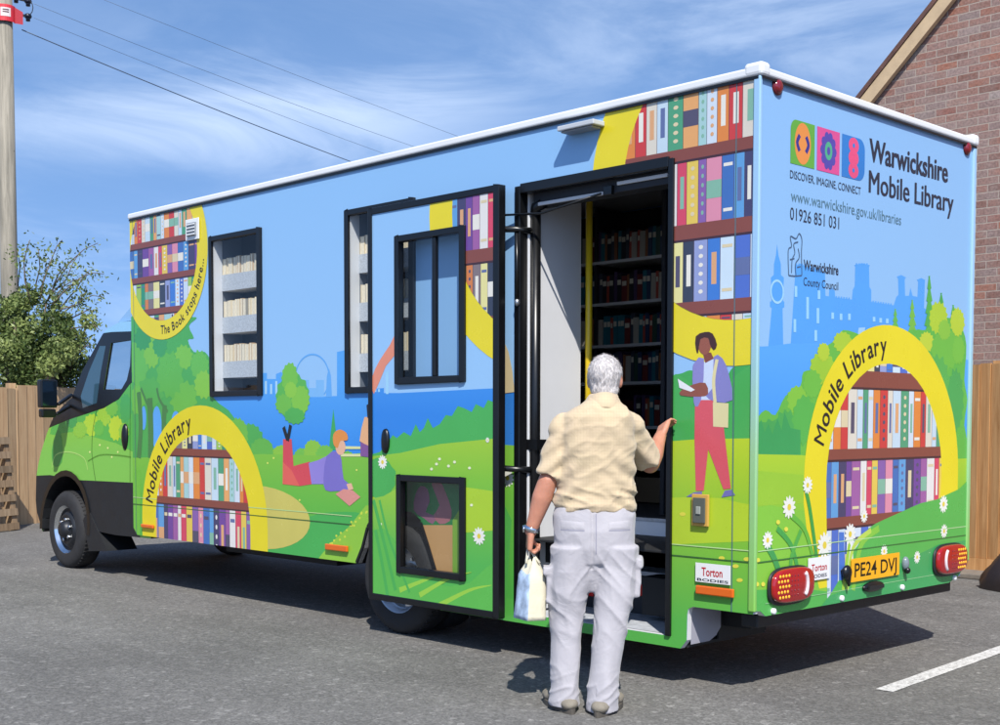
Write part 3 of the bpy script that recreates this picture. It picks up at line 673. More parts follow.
one(van, 'interior_partition', lambda m: m.box(-1.655, -1.632, .052, .51, .28, 3.0, wallin), bevel=.004)
one(van, 'handrail', lambda m: (m.tube([(-1.60, .545, .82), (-1.60, .545, 2.95)], .021, yellow, seg=14),))
hd = one(van, 'door_header', lambda m: (m.box(-1.6, -.56, .055, .17, 2.66, 2.80, darkin), m.box(-.95, -.60, .04, .052, 2.695, 2.715, wallin), m.box(-1.55, -1.05, .04, .052, 2.655, 2.675, wallin), m.box(-1.04, -.98, .03, .054, 2.65, 2.70, black)), bevel=.003)
def stairs(m):
    tread = simple('stair_tread', lin('B8BCC2', .85), rough=.55, nscale=25, namt=.2)
    m.box(x0, x1+.03, .052, .50, .235, .268, tread); m.box(x0, x1+.03, .50, .52, .268, .50, darkin); m.box(x0, x1+.03, .50, .72, .50, .525, tread)
    m.box(x0, x1+.03, .72, .74, .525, .80, simple('stair_riser', lin('D4DAE2', .95), rough=.5)); m.box(x0, x1+.03, .715, .745, .80, .82, tread)
    m.box(x0, x1+.03, -.0, .05, .222, .2715, alu)
one(van, 'stair', stairs, bevel=.003)
def redsq(m, cx):
    p = hit(cx, 590, (0, .499, 0), Vector((0, 1, 0))); m.box(p.x-.035, p.x+.035, .488, .499, p.z-.035, p.z+.035, simple('step_reflector', lin('E01818', .9), rough=.25))
one(van, 'step_light', lambda m: redsq(m, 643), bevel=.004); one(van, 'step_light', lambda m: redsq(m, 590), bevel=.004)
def wellbox(m):
    g = simple('well_grey', lin('A8A8B4', .75), rough=.5, nscale=3, namt=.06)
    m.box(-.437, -.417, .036, .30, .30, .46, g); m.face([(-.417, .036, .30), (-.417, .30, .30), (-.417, .26, .26), (-.417, .2, .235), (-.417, .036, .235)], g)
    m.box(x0-.2, -.44, .036, .75, .215, .232, steel); m.box(x0-.22, x0-.2, .036, .75, .215, .8, steel)
    m.box(-.44, -.43, .30, .75, .232, .8, steel); m.box(x0-.2, -.44, .745, .76, .232, .78, steel)
one(van, 'step_well', wellbox)
def floorm(m):
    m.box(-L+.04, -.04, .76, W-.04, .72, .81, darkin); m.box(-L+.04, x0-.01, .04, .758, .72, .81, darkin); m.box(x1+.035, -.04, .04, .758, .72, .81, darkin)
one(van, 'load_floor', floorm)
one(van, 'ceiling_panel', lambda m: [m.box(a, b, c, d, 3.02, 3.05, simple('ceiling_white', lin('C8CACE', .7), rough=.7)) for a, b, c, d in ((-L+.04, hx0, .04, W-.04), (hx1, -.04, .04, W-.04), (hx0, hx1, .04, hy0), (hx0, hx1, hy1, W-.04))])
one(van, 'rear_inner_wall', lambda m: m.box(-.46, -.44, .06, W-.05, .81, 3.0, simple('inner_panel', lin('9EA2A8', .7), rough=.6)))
# far book wall seen through the doorway
zsh = [hit(640, 257, (0, 1.9, 0), Vector((0, 1, 0))).z, hit(640, 300, (0, 1.9, 0), Vector((0, 1, 0))).z, hit(640, 343, (0, 1.9, 0), Vector((0, 1, 0))).z, hit(650, 381, (0, 1.9, 0), Vector((0, 1, 0))).z, hit(650, 426, (0, 1.9, 0), Vector((0, 1, 0))).z, hit(650, 467, (0, 1.9, 0), Vector((0, 1, 0))).z]
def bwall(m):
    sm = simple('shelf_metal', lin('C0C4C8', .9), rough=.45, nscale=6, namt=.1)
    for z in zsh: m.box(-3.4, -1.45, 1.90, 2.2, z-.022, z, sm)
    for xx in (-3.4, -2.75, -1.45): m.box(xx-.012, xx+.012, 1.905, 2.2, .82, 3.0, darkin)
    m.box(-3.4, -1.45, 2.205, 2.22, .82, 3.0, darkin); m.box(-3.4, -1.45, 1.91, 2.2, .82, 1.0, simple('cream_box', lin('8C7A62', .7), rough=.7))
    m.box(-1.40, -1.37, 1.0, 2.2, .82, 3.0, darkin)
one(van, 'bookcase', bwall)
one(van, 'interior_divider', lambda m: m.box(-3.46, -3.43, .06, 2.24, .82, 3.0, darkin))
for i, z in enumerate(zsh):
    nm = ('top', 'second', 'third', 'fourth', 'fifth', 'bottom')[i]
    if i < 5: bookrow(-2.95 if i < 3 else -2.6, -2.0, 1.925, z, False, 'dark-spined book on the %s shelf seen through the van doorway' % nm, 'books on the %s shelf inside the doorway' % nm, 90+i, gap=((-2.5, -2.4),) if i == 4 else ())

# ---- the open door
D = Panel((0, -.12, 0), (1, 0, 0), (0, 0, 1), (0, -1, 0), [(-2.905, .262), (-1.722, .262), (-1.722, 2.762), (-2.905, 2.762)], [rect_loop(-2.62, -2.01, 1.665, 2.55), rect_loop(-2.605, -2.01, .465, 1.045)], .035, sky_side, greyin)
c5 = (-1.335, 2.66)
D.add([(365, 389), (372, 389), (384, 388), (384, 393), (400, 393), (500, 388), (500, 470), (365, 470)], grad('print_door_water', '3A8EEA', '58AAF8', 1.2, 1.7), 1)
D.add([(378, 389), (380, 389), (380, 392), (378, 392)], 'A8DCFA', 2)
D.add([(372, 378), (380, 360), (390, 345), (397, 332), (397, 352), (386, 366), (374, 394)], 'F0987C', 3, smooth=2)
for x, h in ((374, 392), (386, 394)): D.add([(x, 372), (x+2.5, 371), (x+2.5, h), (x, h)], 'A8DCFA', 2)
D.add(circ(c5[0], c5[1], .985), YEL, 3, px=False)
shelfset(D, -2.2, -1.7, near_rows, near_lips, circ(c5[0], c5[1], .775), 4, 77, wmin=.05, wmax=.075)
D.add([(365, 456), (380, 452), (388, 442), (393, 435), (397, 438), (404, 432), (411, 436), (416, 424), (420, 432), (424, 428), (428, 418), (433, 428), (440, 424), (446, 415), (452, 416), (458, 406), (464, 408), (472, 412), (476, 404), (484, 408), (488, 400), (500, 404), (500, 470), (365, 470)], '52B85C', 4)
D.add([(365, 457), (400, 453), (440, 444), (500, 438), (500, 640), (365, 640)], grad('print_door_meadow', '5CBE58', 'C2DC3C', .3, 1.3, mid='88CC44'), 5)
D.add([(365, 500), (385, 493), (410, 488), (440, 486), (465, 487), (500, 492), (500, 530), (365, 540)], 'B4D83C', 6, smooth=0)
D.leafy(378, 478, 18, 20, '52B65A', 7, n=14, jag=.08, seed=9)
D.add([(365, 500), (384, 496), (398, 488), (398, 640), (365, 640)], grad('print_door_edge', '64C254', 'C0DC3C', .35, 1.0), 8)
D.add([(372, 530), (400, 545), (430, 582), (470, 583), (500, 560), (500, 640), (372, 640)], '66C456', 9, smooth=2)
for a, w in (([(374, 500), (384, 540), (396, 590)], .03), ([(380, 500), (390, 540), (410, 592)], .02), ([(376, 530), (382, 560), (388, 595)], .03)): D.stroke(a, w, '54B85A', 10, taper=False)
for a in ([(420, 595), (450, 578), (472, 572)], [(440, 605), (470, 590), (492, 585)], [(400, 590), (425, 580), (440, 575)]): D.stroke(a, .035, 'A4DA50', 10, taper=True)
D.daisy(383, 462, .085, 10, 2); D.daisy(479.5, 536, .10, 10, 3); D.daisy(488, 440, .03, 10, 3)
for p in ((437, 464), (432, 469), (449, 466), (455, 462), (381, 524), (472, 505), (440, 459), (470, 468)): D.ell(p[0], p[1], 1.5, 1.5, 'F4F8D0', 10, n=8)
door = thing('entrance_door', None, None, (-2.31, 1.15-1.15, 0)); door.parent = van; door.location = Vector((-2.31, -.1, .25))-van.location
D.mb.build('door_skin', door)
def dfr(m):
    a, b, c, d = -2.925, -1.702, .242, 2.78; w = .042; y0, y1 = -.128, -.07
    m.box(a, a+w, y0, y1, c, d, black); m.box(b-w, b, y0, y1, c, d, black); m.box(a+w, b-w, y0, y1, c, c+w, black); m.box(a+w, b-w, y0, y1, d-w, d, black)
one(door, 'door_frame', dfr, bevel=.005)
def wfr(h, mull):
    a, b, c, d = h
    def f(m):
        w = .042; y0, y1 = -.138, -.09
        m.box(a, a+w, y0, y1, c, d, black); m.box(b-w, b, y0, y1, c, d, black); m.box(a+w, b-w, y0, y1, c, c+w, black); m.box(a+w, b-w, y0, y1, d-w, d, black)
        for q in mull: m.box(q-.017, q+.017, -.128, -.10, c+w, d-w, black)
    return f
wf = one(door, 'window_frame', wfr((-2.645, -1.988, 1.642, 2.575), (-2.275,)), bevel=.005)
one(wf, 'pane', lambda m: m.face([(-2.61, -.11, 1.68), (-2.02, -.11, 1.68), (-2.02, -.11, 2.54), (-2.61, -.11, 2.54)], glass))
wf2 = one(door, 'window_frame', wfr((-2.632, -1.985, .44, 1.068), ()), bevel=.005)
one(wf2, 'pane', lambda m: m.face([(-2.6, -.11, .475), (-2.02, -.11, .475), (-2.02, -.11, 1.035), (-2.6, -.11, 1.035)], glassmat('lower_glass', (.86, .88, .88, 1), .22)))
q = D.uv(386.5, 441)
h = one(door, 'door_handle', lambda m: (m.lathe([(.0, .0), (.052, 0), (.05, .014), (.03, .02), (0, .02)], (0, 0, 0), (0, -1, 0), black, seg=24),))
h.location = Vector((q[0], -.122, q[1]))-root_off(door); h.scale = (.72, 1, 1.55)
for v in h.data.vertices: v.co += root_off(door)

# ---- fittings on the body
def lampround(m, y, z):
    m.lathe([(0, .014), (.018, .013), (.030, .008), (.034, 0)], (.012, y, z), (1, 0, 0), redd, seg=24); m.lathe([(.042, 0), (.042, .010), (.034, .012), (0, .012)], (0, y, z), (1, 0, 0), simple('lamp_base', lin('6A1420', .8), rough=.3), seg=24)
for px_, py_ in ((776.7, 87), (966.3, 148.5)):
    q = R.uv(px_, py_); one(van, 'roof_marker_lamp', lambda m: lampround(m, q[0], q[1]))
def marker(u, v, w, hh=.045):
    q = S.uv(u, v); o = one(van, 'side_reflector', lambda m: m.box(q[0]-w/2, q[0]+w/2, -.028, -.010, q[1]-hh/2, q[1]+hh/2, amber), bevel=.006)
marker(717, 591, .235); marker(338.7, 547.5, .25, .042); marker(149.5, 526, .20, .03)
q = S.uv(589, 128)
one(van, 'awning_lamp', lambda m: (m.box(q[0]-.15, q[0]+.12, -.10, -.004, q[1]-.012, q[1]+.016, simple('lamp_grey', lin('C8CCD0', .8), rough=.3)), m.box(q[0]-.13, q[0]+.10, -.09, -.01, q[1]-.024, q[1]-.013, simple('lamp_glow_cover', lin('8C9094', .8), rough=.3))), bevel=.006)
def vent(m):
    a, b, c, d = -5.36, -5.165, 2.825, 2.99
    m.box(a, b, -.020, -.011, c, d, white); m.box(a+.035, b-.03, -.032, -.0205, c+.03, d-.03, simple('vent_grey', lin('9AA0A6', .8)))
    for k in range(4): m.box(a+.04, b-.035, -.040, -.033, c+.035+k*.026, c+.045+k*.026, white)
one(van, 'air_vent', vent, bevel=.003)
q = S.uv(702.5, 510)
def inlet(m):
    m.box(q[0]-.052, q[0]+.052, -.024, -.010, q[1]-.082, q[1]+.082, simple('socket_rim', lin('D8A850', .8), rough=.4)); m.box(q[0]-.038, q[0]+.038, -.034, -.0245, q[1]-.065, q[1]+.065, simple('socket_cover', lin('5C6058', .8), rough=.5)); m.box(q[0]-.015, q[0]+.014, -.040, -.0345, q[1]-.02, q[1]+.02, simple('socket_latch', lin('A0A49C', .8)))
one(van, 'power_socket', inlet, bevel=.005)
def plate(P, a, b, thick, bg, txts, name, off=.014):
    """flat plate with lettering; a,b = lower-left and upper-right in panel units"""
    s = Panel(P.P((a[0], a[1]), off), P.U, P.V, P.N, [(0, 0), (b[0]-a[0], 0), (b[0]-a[0], b[1]-a[1]), (0, b[1]-a[1])], [], thick, bg, bg)
    for t, x, z, size, wd, col, bold in txts: s.text(t, col, 1, (x, z), size, width=wd, bold=bold, px=False)
    return s.mb.build(name, van)
stick = simple('sticker_white', lin('F0F0F0', .8), rough=.3)
a = S.uv(697, 581); b = S.uv(732, 565.5); w_ = b[0]-a[0]; h_ = b[1]-a[1]
plate(S, a, b, .003, stick, [('Torton', w_*.18, h_*.35, h_*.62, w_*.6, 'C82030', .02), ('BODIES', w_*.05, h_*.06, h_*.2, w_*.9, '283048', .02)], 'maker_plate')
a = R.uv(806, 581); b = R.uv(827.5, 567.5); w_ = b[0]-a[0]; h_ = .12; a = (a[0], a[1])
plate(R, a, (b[0], a[1]+h_), .003, stick, [('Torton', w_*.14, h_*.4, h_*.45, w_*.72, 'C82030', .02), ('BODIES', w_*.14, h_*.1, h_*.22, w_*.72, '283048', .02)], 'maker_plate')
a = R.uv(848.5, 582); b = R.uv(897, 553.5); ym = a[0]; w_ = R.uv(896.5, 565)[0]-a[0]; h_ = .128
plym = simple('plate_yellow', lin('F2B01C', .85), rough=.35)
plate(R, (ym, a[1]), (ym+w_, a[1]+h_), .004, plym, [('PE24 DVJ', w_*.06, h_*.2, h_*.86, w_*.88, '14140F', .012)], 'number_plate', off=.018)
def lumps():
    q = R.uv(845.5, 571.5)
    one(van, 'reversing_camera', lambda m: (m.ball((.030, q[0]-.035, q[1]), .022, .038, .042, black), m.tube([(.0, q[0]-.035, q[1]+.01), (.03, q[0]-.03, q[1]-.02), (.035, q[0]-.02, q[1]-.075)], [.03, .024, .006], black)))
    q2 = R.uv(902.5, 563); one(van, 'plate_lamp', lambda m: (m.ball((.018, q2[0], q2[1]), .022, .026, .04, simple('grey_lens', lin('7E8A90', .8), rough=.2)), m.ball((.03, q2[0], q2[1]-.04), .02, .018, .02, black)))
    q3 = R.uv(871, 586); one(van, 'tailgate_pull', lambda m: (m.ball((.014, q3[0], q3[1]), .02, .115, .03, black), m.box(.016, .038, q3[0]-.08, q3[0]+.08, q3[1]-.012, q3[1]+.008, blackp)))
    for u, v in ((771.8, 611), (840, 598), (900.5, 587), (952.8, 577.5)):
        q4 = R.uv(u, v); one(van, 'parking_sensor', lambda m: m.lathe([(.016, .0), (.016, .018), (.011, .022), (0, .022)], (.0, q4[0], q4[1]), (1, 0, 0), white, seg=16))
lumps()
def taillight(yc, zc, mirror):
    hw, hh = .188, .088
    def base(m): 
        m.mesh(*slab(yc, zc-.004, hw+.012, hh+.012, .012, .026), blackp, True)
    def slab(cy, cz, a, b, x0, x1, n=36, p=3.2):
        V = []
        for x, k in ((x0, 1), (x1-.008, 1), (x1-.003, .96), (x1, .90)):
            for i in range(n):
                t = 2*PI*i/n; c, s_ = math.cos(t), math.sin(t)
                V.append((x, cy+a*k*math.copysign(abs(c)**(2/p), c), cz+b*k*math.copysign(abs(s_)**(2/p), s_)))
        F = [(j*n+i, j*n+(i+1) % n, (j+1)*n+(i+1) % n, (j+1)*n+i) for j in range(3) for i in range(n)]+[tuple(range(3*n, 4*n))]
        return V, F
    o = one(van, 'tail_light', base); o.data.update()
    one(o, 'red_lens', lambda m: m.mesh(*slab(yc, zc, hw, hh, .027, .050), redl, True))
    sg = 1 if mirror else -1
    def cshape(m):
        pts = [(.050, yc-sg*(.075+.035*math.cos(a_)), zc+.062*math.sin(a_)) for a_ in [PI*(.62+k*.76/8+.0) if False else PI*(-.38+k*.76/8) for k in range(9)]]
        m.tube(pts, .011, clearl, seg=8)
    one(o, 'reversing_lens', cshape)
    def dots(m):
        am = simple('amber_dots', lin('FFB428', .95), rough=.2, coat=.5)
        for i in range(4):
            for j in range(5):
                yy = yc+sg*(.06+i*.027+(.012 if j % 2 else 0)); zz = zc-.055+j*.027
                if abs(yy-yc) < .165: m.ball((.050, yy, zz), .004, .009, .009, am, seg=8, rings=5)
    def dots2(m):
        for i in range(3):
            for j in range(5): m.ball((.050, yc+sg*(.035-i*.028), zc-.05+j*.025), .003, .006, .006, redd, seg=8, rings=5)
    one(o, 'indicator_lens', dots); one(o, 'lens_pattern', dots2)
q = R.uv(787.5, 584); taillight(q[0], q[1], False)
q = R.uv(946.5, 558.5); taillight(q[0], q[1], True)

# ---- chassis below
def chassis(m):
    for y in (.72, 1.5): m.box(-9.0, -.18, y, y+.08, .50, .68, steel)
    for x in (-.5, -1.6, -3.2, -4.6, -5.6): m.box(x-.04, x+.04, .2, 2.1, .56, .70, steel)
    m.box(-L+.05, -.04, .05, W-.05, .70, .715, steel)
    m.box(-5.4, -3.9, .35, .9, .34, .62, steel); m.box(-5.2, -4.2, 1.5, 2.0, .30, .62, steel)
    m.tube([(-7.3, 1.25, .38), (-4.5, 1.2, .42), (-3.3, 1.0, .40), (-1.2, 1.0, .42), (-.5, .9, .36)], .04, steel)
    m.tube([(-2.80, .25, .375), (-2.80, 2.05, .375)], .06, steel); m.ball((-2.80, 1.15, .38), .18, .16, .17, steel)
    m.box(-1.0, -.25, .34, .8, .30, .52, steel)
one(van, 'chassis', chassis, bevel=.004)
one(van, 'tail_bar', lambda m: (m.box(-.16, -.06, .12, 2.22, .352, .424, blackp), m.box(-.14, -.08, .6, .7, .42, .6, steel), m.box(-.14, -.08, 1.6, 1.7, .42, .6, steel)), bevel=.008)
def wheel(x, y, dual, front, sgn=-1):
    w = thing('wheel', None, None); w.parent = van; ZC = GZ+.368; c = Vector((x, y, ZC)); w.location = c-van.location
    Rr_ = .367; wd = .215
    A = (0, sgn, 0)
    def tyre(m, oy=0):
        O = Vector((x, y, ZC))-Vector(A)*oy
        prof = [(.225, 0), (.238, .004), (.262, .006), (.30, .010), (.335, .002), (.352, -.012), (.363, -.030), (Rr_, -.05), (Rr_, -wd+.05), (.352, -wd+.012), (.30, -wd), (.22, -wd)]
        m.lathe(prof, O, A, rubber, seg=56)
        for k in range(56):
            a = 2*PI*k/56; cx, cz = math.cos(a), math.sin(a)
            p = O+Vector((cx*.366, 0, cz*.366))
            m.beam(p+Vector(A)*(-.03), p+Vector(A)*(-.09)+Vector((-cz, 0, cx))*.012, .012, .008, rubber, upv=(cx, 0, cz))
        if dual: 
            m.lathe([(r, h-wd-.03) for r, h in prof], O, A, rubber, seg=40)
    one(w, 'tyre', lambda m: tyre(m))
    def rim(m):
        O = (x, y, ZC)
        if front:
            m.lathe([(.228, .002), (.222, -.002), (.212, -.03), (.205, -.035)], O, A, chrome, seg=48)
            m.lathe([(.205, -.035), (.19, -.055), (.165, -.03), (.150, -.012), (.135, -.006), (.12, -.01)], O, A, darkrim, seg=48)
            m.lathe([(.12, -.01), (.11, -.012), (.085, -.01), (.08, .02), (.06, .045), (0, .05)], O, A, darkrim, seg=40)
        else:
            m.lathe([(.228, .002), (.218, -.004), (.206, -.04), (.195, -.05)], O, A, silver, seg=48)
            m.lathe([(.195, -.05), (.175, -.10), (.15, -.125), (.10, -.125), (.085, -.12), (.08, -.04), (.07, -.03), (0, -.03)], O, A, silver, seg=48)
    one(w, 'rim', rim)
    def nuts(m):
        n = 6
        for k in range(n):
            a = 2*PI*(k+.3)/n; rr = .098 if front else .125; hh = -.01 if front else -.125
            p = Vector((x+rr*math.cos(a), y, ZC+rr*math.sin(a)))+Vector(A)*hh
            m.lathe([(.016, 0), (.016, .022), (.010, .026), (0, .026)], p, A, chrome, seg=6, smooth=False)
    one(w, 'wheel_nuts', nuts)
FWX = -7.93
wheel(FWX, .17, False, True); wheel(-2.80, .012, True, False); wheel(FWX, 2.13, False, True, 1); wheel(-2.80, 2.285, True, False, 1)
def rarch(m):
    pts = [(p[0]+.0, p[1]+.0) for p in arch]
    for i in range(len(pts)-1):
        a, b = pts[i], pts[i+1]; m.face([(a[0], .034, a[1]+.012), (b[0], .034, b[1]+.012), (b[0], .75, b[1]+.012), (a[0], .75, a[1]+.012)], blackp)
        dx, dz = b[0]-a[0], b[1]-a[1]; Ln = math.hypot(dx, dz); nx, nz = -dz/Ln*.022, dx/Ln*.022
        m.face([(a[0], -.009, a[1]), (b[0], -.009, b[1]), (b[0]+nx, -.009, b[1]+nz), (a[0]+nx, -.009, a[1]+nz)], black)
        m.face([(a[0], -.009, a[1]), (b[0], -.009, b[1]), (b[0], .04, b[1]), (a[0], .04, a[1])], black)
one(van, 'wheel_arch_liner', rarch)
one(van, 'mud_flap', lambda m: m.box(-2.20, -2.19, .10, .6, .16, .6, rubber))

# ================================================================== cab
CY, TILT = .16, .055
Vv = Vector((0, TILT, 1)).normalized(); Nn = Vector((1, 0, 0)).cross(Vv)*1.0
Nn = Vector((0, -1, TILT)).normalized()
OC = Vector((0, CY, .4))
def cuv(a, b):
    p = hit(a, b, OC, Nn)-OC; return (p.x, p.dot(Vv))
px_out = [(132.5, 321.6), (120, 322), (107, 329), (102.6, 334.6), (82.3, 371), (72, 398), (63, 406), (54, 416), (47, 433), (41, 452), (38, 466), (36.5, 476), (36, 500), (37, 511), (42, 514), (44, 500), (46.5, 486), (52, 472), (60, 466.5), (69.6, 470), (78, 481.5), (83.7, 496.4), (87, 513), (92, 530), (116, 535), (132.5, 536)]
co = [cuv(*p) for p in px_out]
arch_i = range(14, 23)
xmin_back = -L-.0; co[0] = (xmin_back, co[0][1]); co[-1] = (xmin_back, co[-1][1])
# round the wheel arch in real units
for i in arch_i:
    t = (i-14)/8; a = PI*(1.06-t*1.10); co[i] = (FWX+.02+.48*math.cos(a), (.395-.4)+.48*math.sin(a)+.02)
winh = [cuv(*p) for p in ((111.3, 343), (131.2, 340), (130.2, 366), (127, 380), (121.5, 389.5), (103.8, 389.5))]
winh[1] = (min(winh[1][0], -L-.012), winh[1][1])
gcab = grad('cab_green_blend', '86CC58', '9CD23C', -.0+.7, 1.5, mid='94D040')
K = Panel(OC, (1, 0, 0), Vv, Nn, co, [winh], .02, gcab, blackp)
blue = simple('print_plain_blue', lin('9CCBF8', KV))
K.add([(100, 336), (104, 310), (140, 310), (140, 334), (132, 332.5), (112, 333), (103, 335)], '9CD2F6', 1)
K.add([(60, 412), (72, 400), (80, 402), (95, 404), (118, 398), (140, 375), (140, 448), (116, 443), (90, 436), (70, 432), (50, 434)], '5CBA50', 1, smooth=3)
for i, (x, y, rx, ry, c) in enumerate([(92, 425, 8, 11, 'B8DC40'), (104, 416, 7, 10, 'A8D444'), (116, 428, 7, 12, 'C4DE3C'), (126, 408, 6, 14, '4EB058'), (80, 430, 7, 8, '94CE48'), (99, 428, 5, 8, '6CC04C'), (112, 408, 6, 8, '7CC64A'), (124, 432, 5, 9, '98D044'), (72, 420, 5, 8, '48A858')]): K.leafy(x, y, rx, ry, c, 2+i*.2, n=16, jag=.16, seed=i+200)
K.add([(58, 430), (62, 440), (62, 462), (54, 466), (52, 450)], '4EA84E', 3, smooth=3)
for p in ((108, 448), (118, 452), (100, 445), (112, 457), (90, 452)): K.ell(p[0], p[1], .9, 1.1, 'ECF49A', 4, n=6)
K.add([(102.6, 333.2), (112, 332), (140, 331), (140, 376), (130, 384), (119, 399), (104, 408), (78, 416.5), (68, 420), (58, 424), (46, 429), (50, 410), (70, 396), (80, 370), (100, 334)], black, 5)
K.add([(100, 346), (106, 346), (101, 372), (97, 403), (83, 408), (81, 396), (89, 372)], simple('quarter_glass', lin('34505F'), rough=.06, spec=.9), 6)
K.add([(30, 476), (50, 475), (78, 480), (100, 481), (140, 483), (140, 540), (30, 540)], blackp, 6)
K.stroke([(88, 461), (100, 455), (116, 455), (131, 457)], .012, '5E9C38', 4); K.stroke([(52, 468), (56, 455), (70, 452), (84, 458), (88, 470)], .012, 'B4E078', 4)
K.stroke([(97, 409), (93, 430), (92, 452), (94, 470), (96, 482)], .008, '3E6A30', 4.6, taper=False); K.stroke([(130.6, 380), (130.2, 430), (130.2, 482)], .007, '3E6A30', 4.6)
cabroot = thing('cab', None, None); cabroot.parent = van; cabroot.location = Vector((-7.4, 1.15, .4))-van.location
K.mb.build('cab_side', cabroot)
# far side of the cab, mirrored
mb2 = MB(); mats = K.mb.mats
for f, mi in zip(K.mb.f, K.mb.m): mb2.face([(K.mb.v[i][0], 2*1.15-K.mb.v[i][1], K.mb.v[i][2]) for i in f][::-1], mats[mi])
mb2.build('cab_side', cabroot)
# skin over the top and nose
def skin():
    m = MB(); n = len(co)
    ring0 = [K.P(p, 0) for p in co]
    def bul(i, t):
        x, z = co[i]; b = 0; u = 0
        if 1 <= i <= 3: b = .05; u = .05
        elif i in (4,): b = .10
        elif i in (5, 6, 7): b = .16
        elif 8 <= i <= 13: b = .27
        if i in (0, 1): u = .05
        e = math.sin(t*PI/2)
        return b*e, u*e
    sts = [0, .05, .15, .4, .7, 1]
    ys = [0, .03, .10, .28, .6, None]
    rows = []
    for t, dy in zip(sts, ys):
        row = []
        for i, p in enumerate(ring0):
            b, u = bul(i, t); y = 1.15 if dy is None else p.y+dy
            row.append(Vector((p.x-b, y, p.z+u)))
        rows.append(row)
    full = rows+[[Vector((v.x, 2.3-v.y, v.z)) for v in r] for r in rows[-2::-1]]
    nose = simple('cab_green', lin('8ACB44', KV), rough=.25, coat=.3); wsg = glassmat('windscreen', (.80, .86, .88, 1), .2)
    for j in range(len(full)-1):
        for i in range(n-1):
            if i in (0, 1, 2): mt = blue
            elif i in (3, 4): mt = black if j in (0, 1, len(full)-2, len(full)-3) else wsg
            elif i in (5, 6): mt = black
            elif i in (7, 8, 9, 10): mt = nose
            else: mt = blackp
            m.face([full[j][i], full[j+1][i], full[j+1][i+1], full[j][i+1]], mt, smooth=True)
    return m
o = skin().build('cab_shell', cabroot, weld=True)
# side window pane, door handle, seat and wheel inside
wm = MB(); wm.face([K.P(p, -.012) for p in winh], glassmat('cab_glass', (.75, .8, .84, 1), .25)); wm.build('cab_window', cabroot)
one(cabroot, 'headrest', lambda m: (m.ball((-6.9, .62, 1.72), .07, .13, .15, blackp), m.box(-6.95, -6.75, .4, .85, 1.0, 1.55, blackp), m.box(-7.55, -7.35, .3, 2.0, 1.1, 1.48, blackp)), bevel=.02)
q = K.P(cuv(126.3, 437), .004)
one(cabroot, 'door_handle', lambda m: m.ball((q.x-.01, q.y, q.z), .05, .03, .12, black))
def mirror(m):
    c = hit(47.5, 398, (0, -.06, 0), Vector((0, 1, 0)))
    m.box(c.x-.07, c.x+.02, c.y-.07, c.y+.09, c.z-.09, c.z+.17, black); m.box(c.x-.07, c.x+.01, c.y-.06, c.y+.08, c.z-.18, c.z-.10, black)
    e = K.P(cuv(70, 405), 0); m.beam((c.x, c.y+.1, c.z-.06), (e.x, e.y+.02, e.z+.10), .04, .03, black); m.beam((c.x, c.y+.08, c.z-.15), (e.x, e.y+.02, e.z+.0), .035, .03, black)
    m.mesh([(c.x+.021, c.y-.055, c.z-.07), (c.x+.021, c.y+.075, c.z-.07), (c.x+.021, c.y+.075, c.z+.155), (c.x+.021, c.y-.055, c.z+.155)], [(0, 1, 2, 3)], simple('mirror_glass', lin('5A6870'), rough=.08, metal=1.))
one(cabroot, 'side_mirror', mirror, bevel=.02, bseg=3)
def flap(m):
    a = [K.P(cuv(*p), .01) for p in ((88, 512), (91, 513), (108, 551), (90, 551), (84, 520))]
    m.face(a, blackp); m.face([p+Vector((0, .3, 0)) for p in a][::-1], blackp)
    for i in range(5): m.face([a[i-1], a[i], a[i]+Vector((0, .3, 0)), a[i-1]+Vector((0, .3, 0))], blackp)
one(cabroot, 'mud_flap', flap)
def cabunder(m):
    m.box(-8.5, -L-.02, .45, 1.85, .42, .62, steel)
    def lip(ofs): return [K.P((FWX+.02+(.48+ofs)*math.cos(PI*(1.04-k*1.08/16)), (-.005)+(.48+ofs)*math.sin(PI*(1.04-k*1.08/16))+.02), .012) for k in range(17)]
    a, b = lip(-.01), lip(.045)
    for i in range(16):
        m.face([a[i], a[i+1], b[i+1], b[i]], black, True); m.face([a[i], a[i+1], a[i+1]+Vector((0, .5, 0)), a[i]+Vector((0, .5, 0))], blackp, True)
    m.box(-8.3, -7.3, .62, .64, .45, 1.0, steel)
one(cabroot, 'wheel_arch_trim', cabunder)
def fairing(m):
    y0, y1 = .25, 2.05; a = sid(131.5, 279, .25); b = sid(113, 322, .25)
    V = [(-L-.002, y0, a.z), (b.x, y0+.05, b.z), (-L-.002, y0, b.z), (-L-.002, y1, a.z), (b.x, y1-.05, b.z), (-L-.002, y1, b.z)]
    m.mesh(V, [(0, 1, 2), (3, 5, 4), (0, 3, 4, 1), (1, 4, 5, 2)], blue)
one(cabroot, 'roof_deflector', fairing)
q = dep(117.5, 315, 12.3)
one(cabroot, 'aerial', lambda m: (m.tube([(-6.85, .7, 2.28), (-6.87, .7, 2.36), (-6.9, .7, 2.44)], [.03, .02, .014], black), m.ball((-6.9, .7, 2.45), .045, .045, .05, black)))

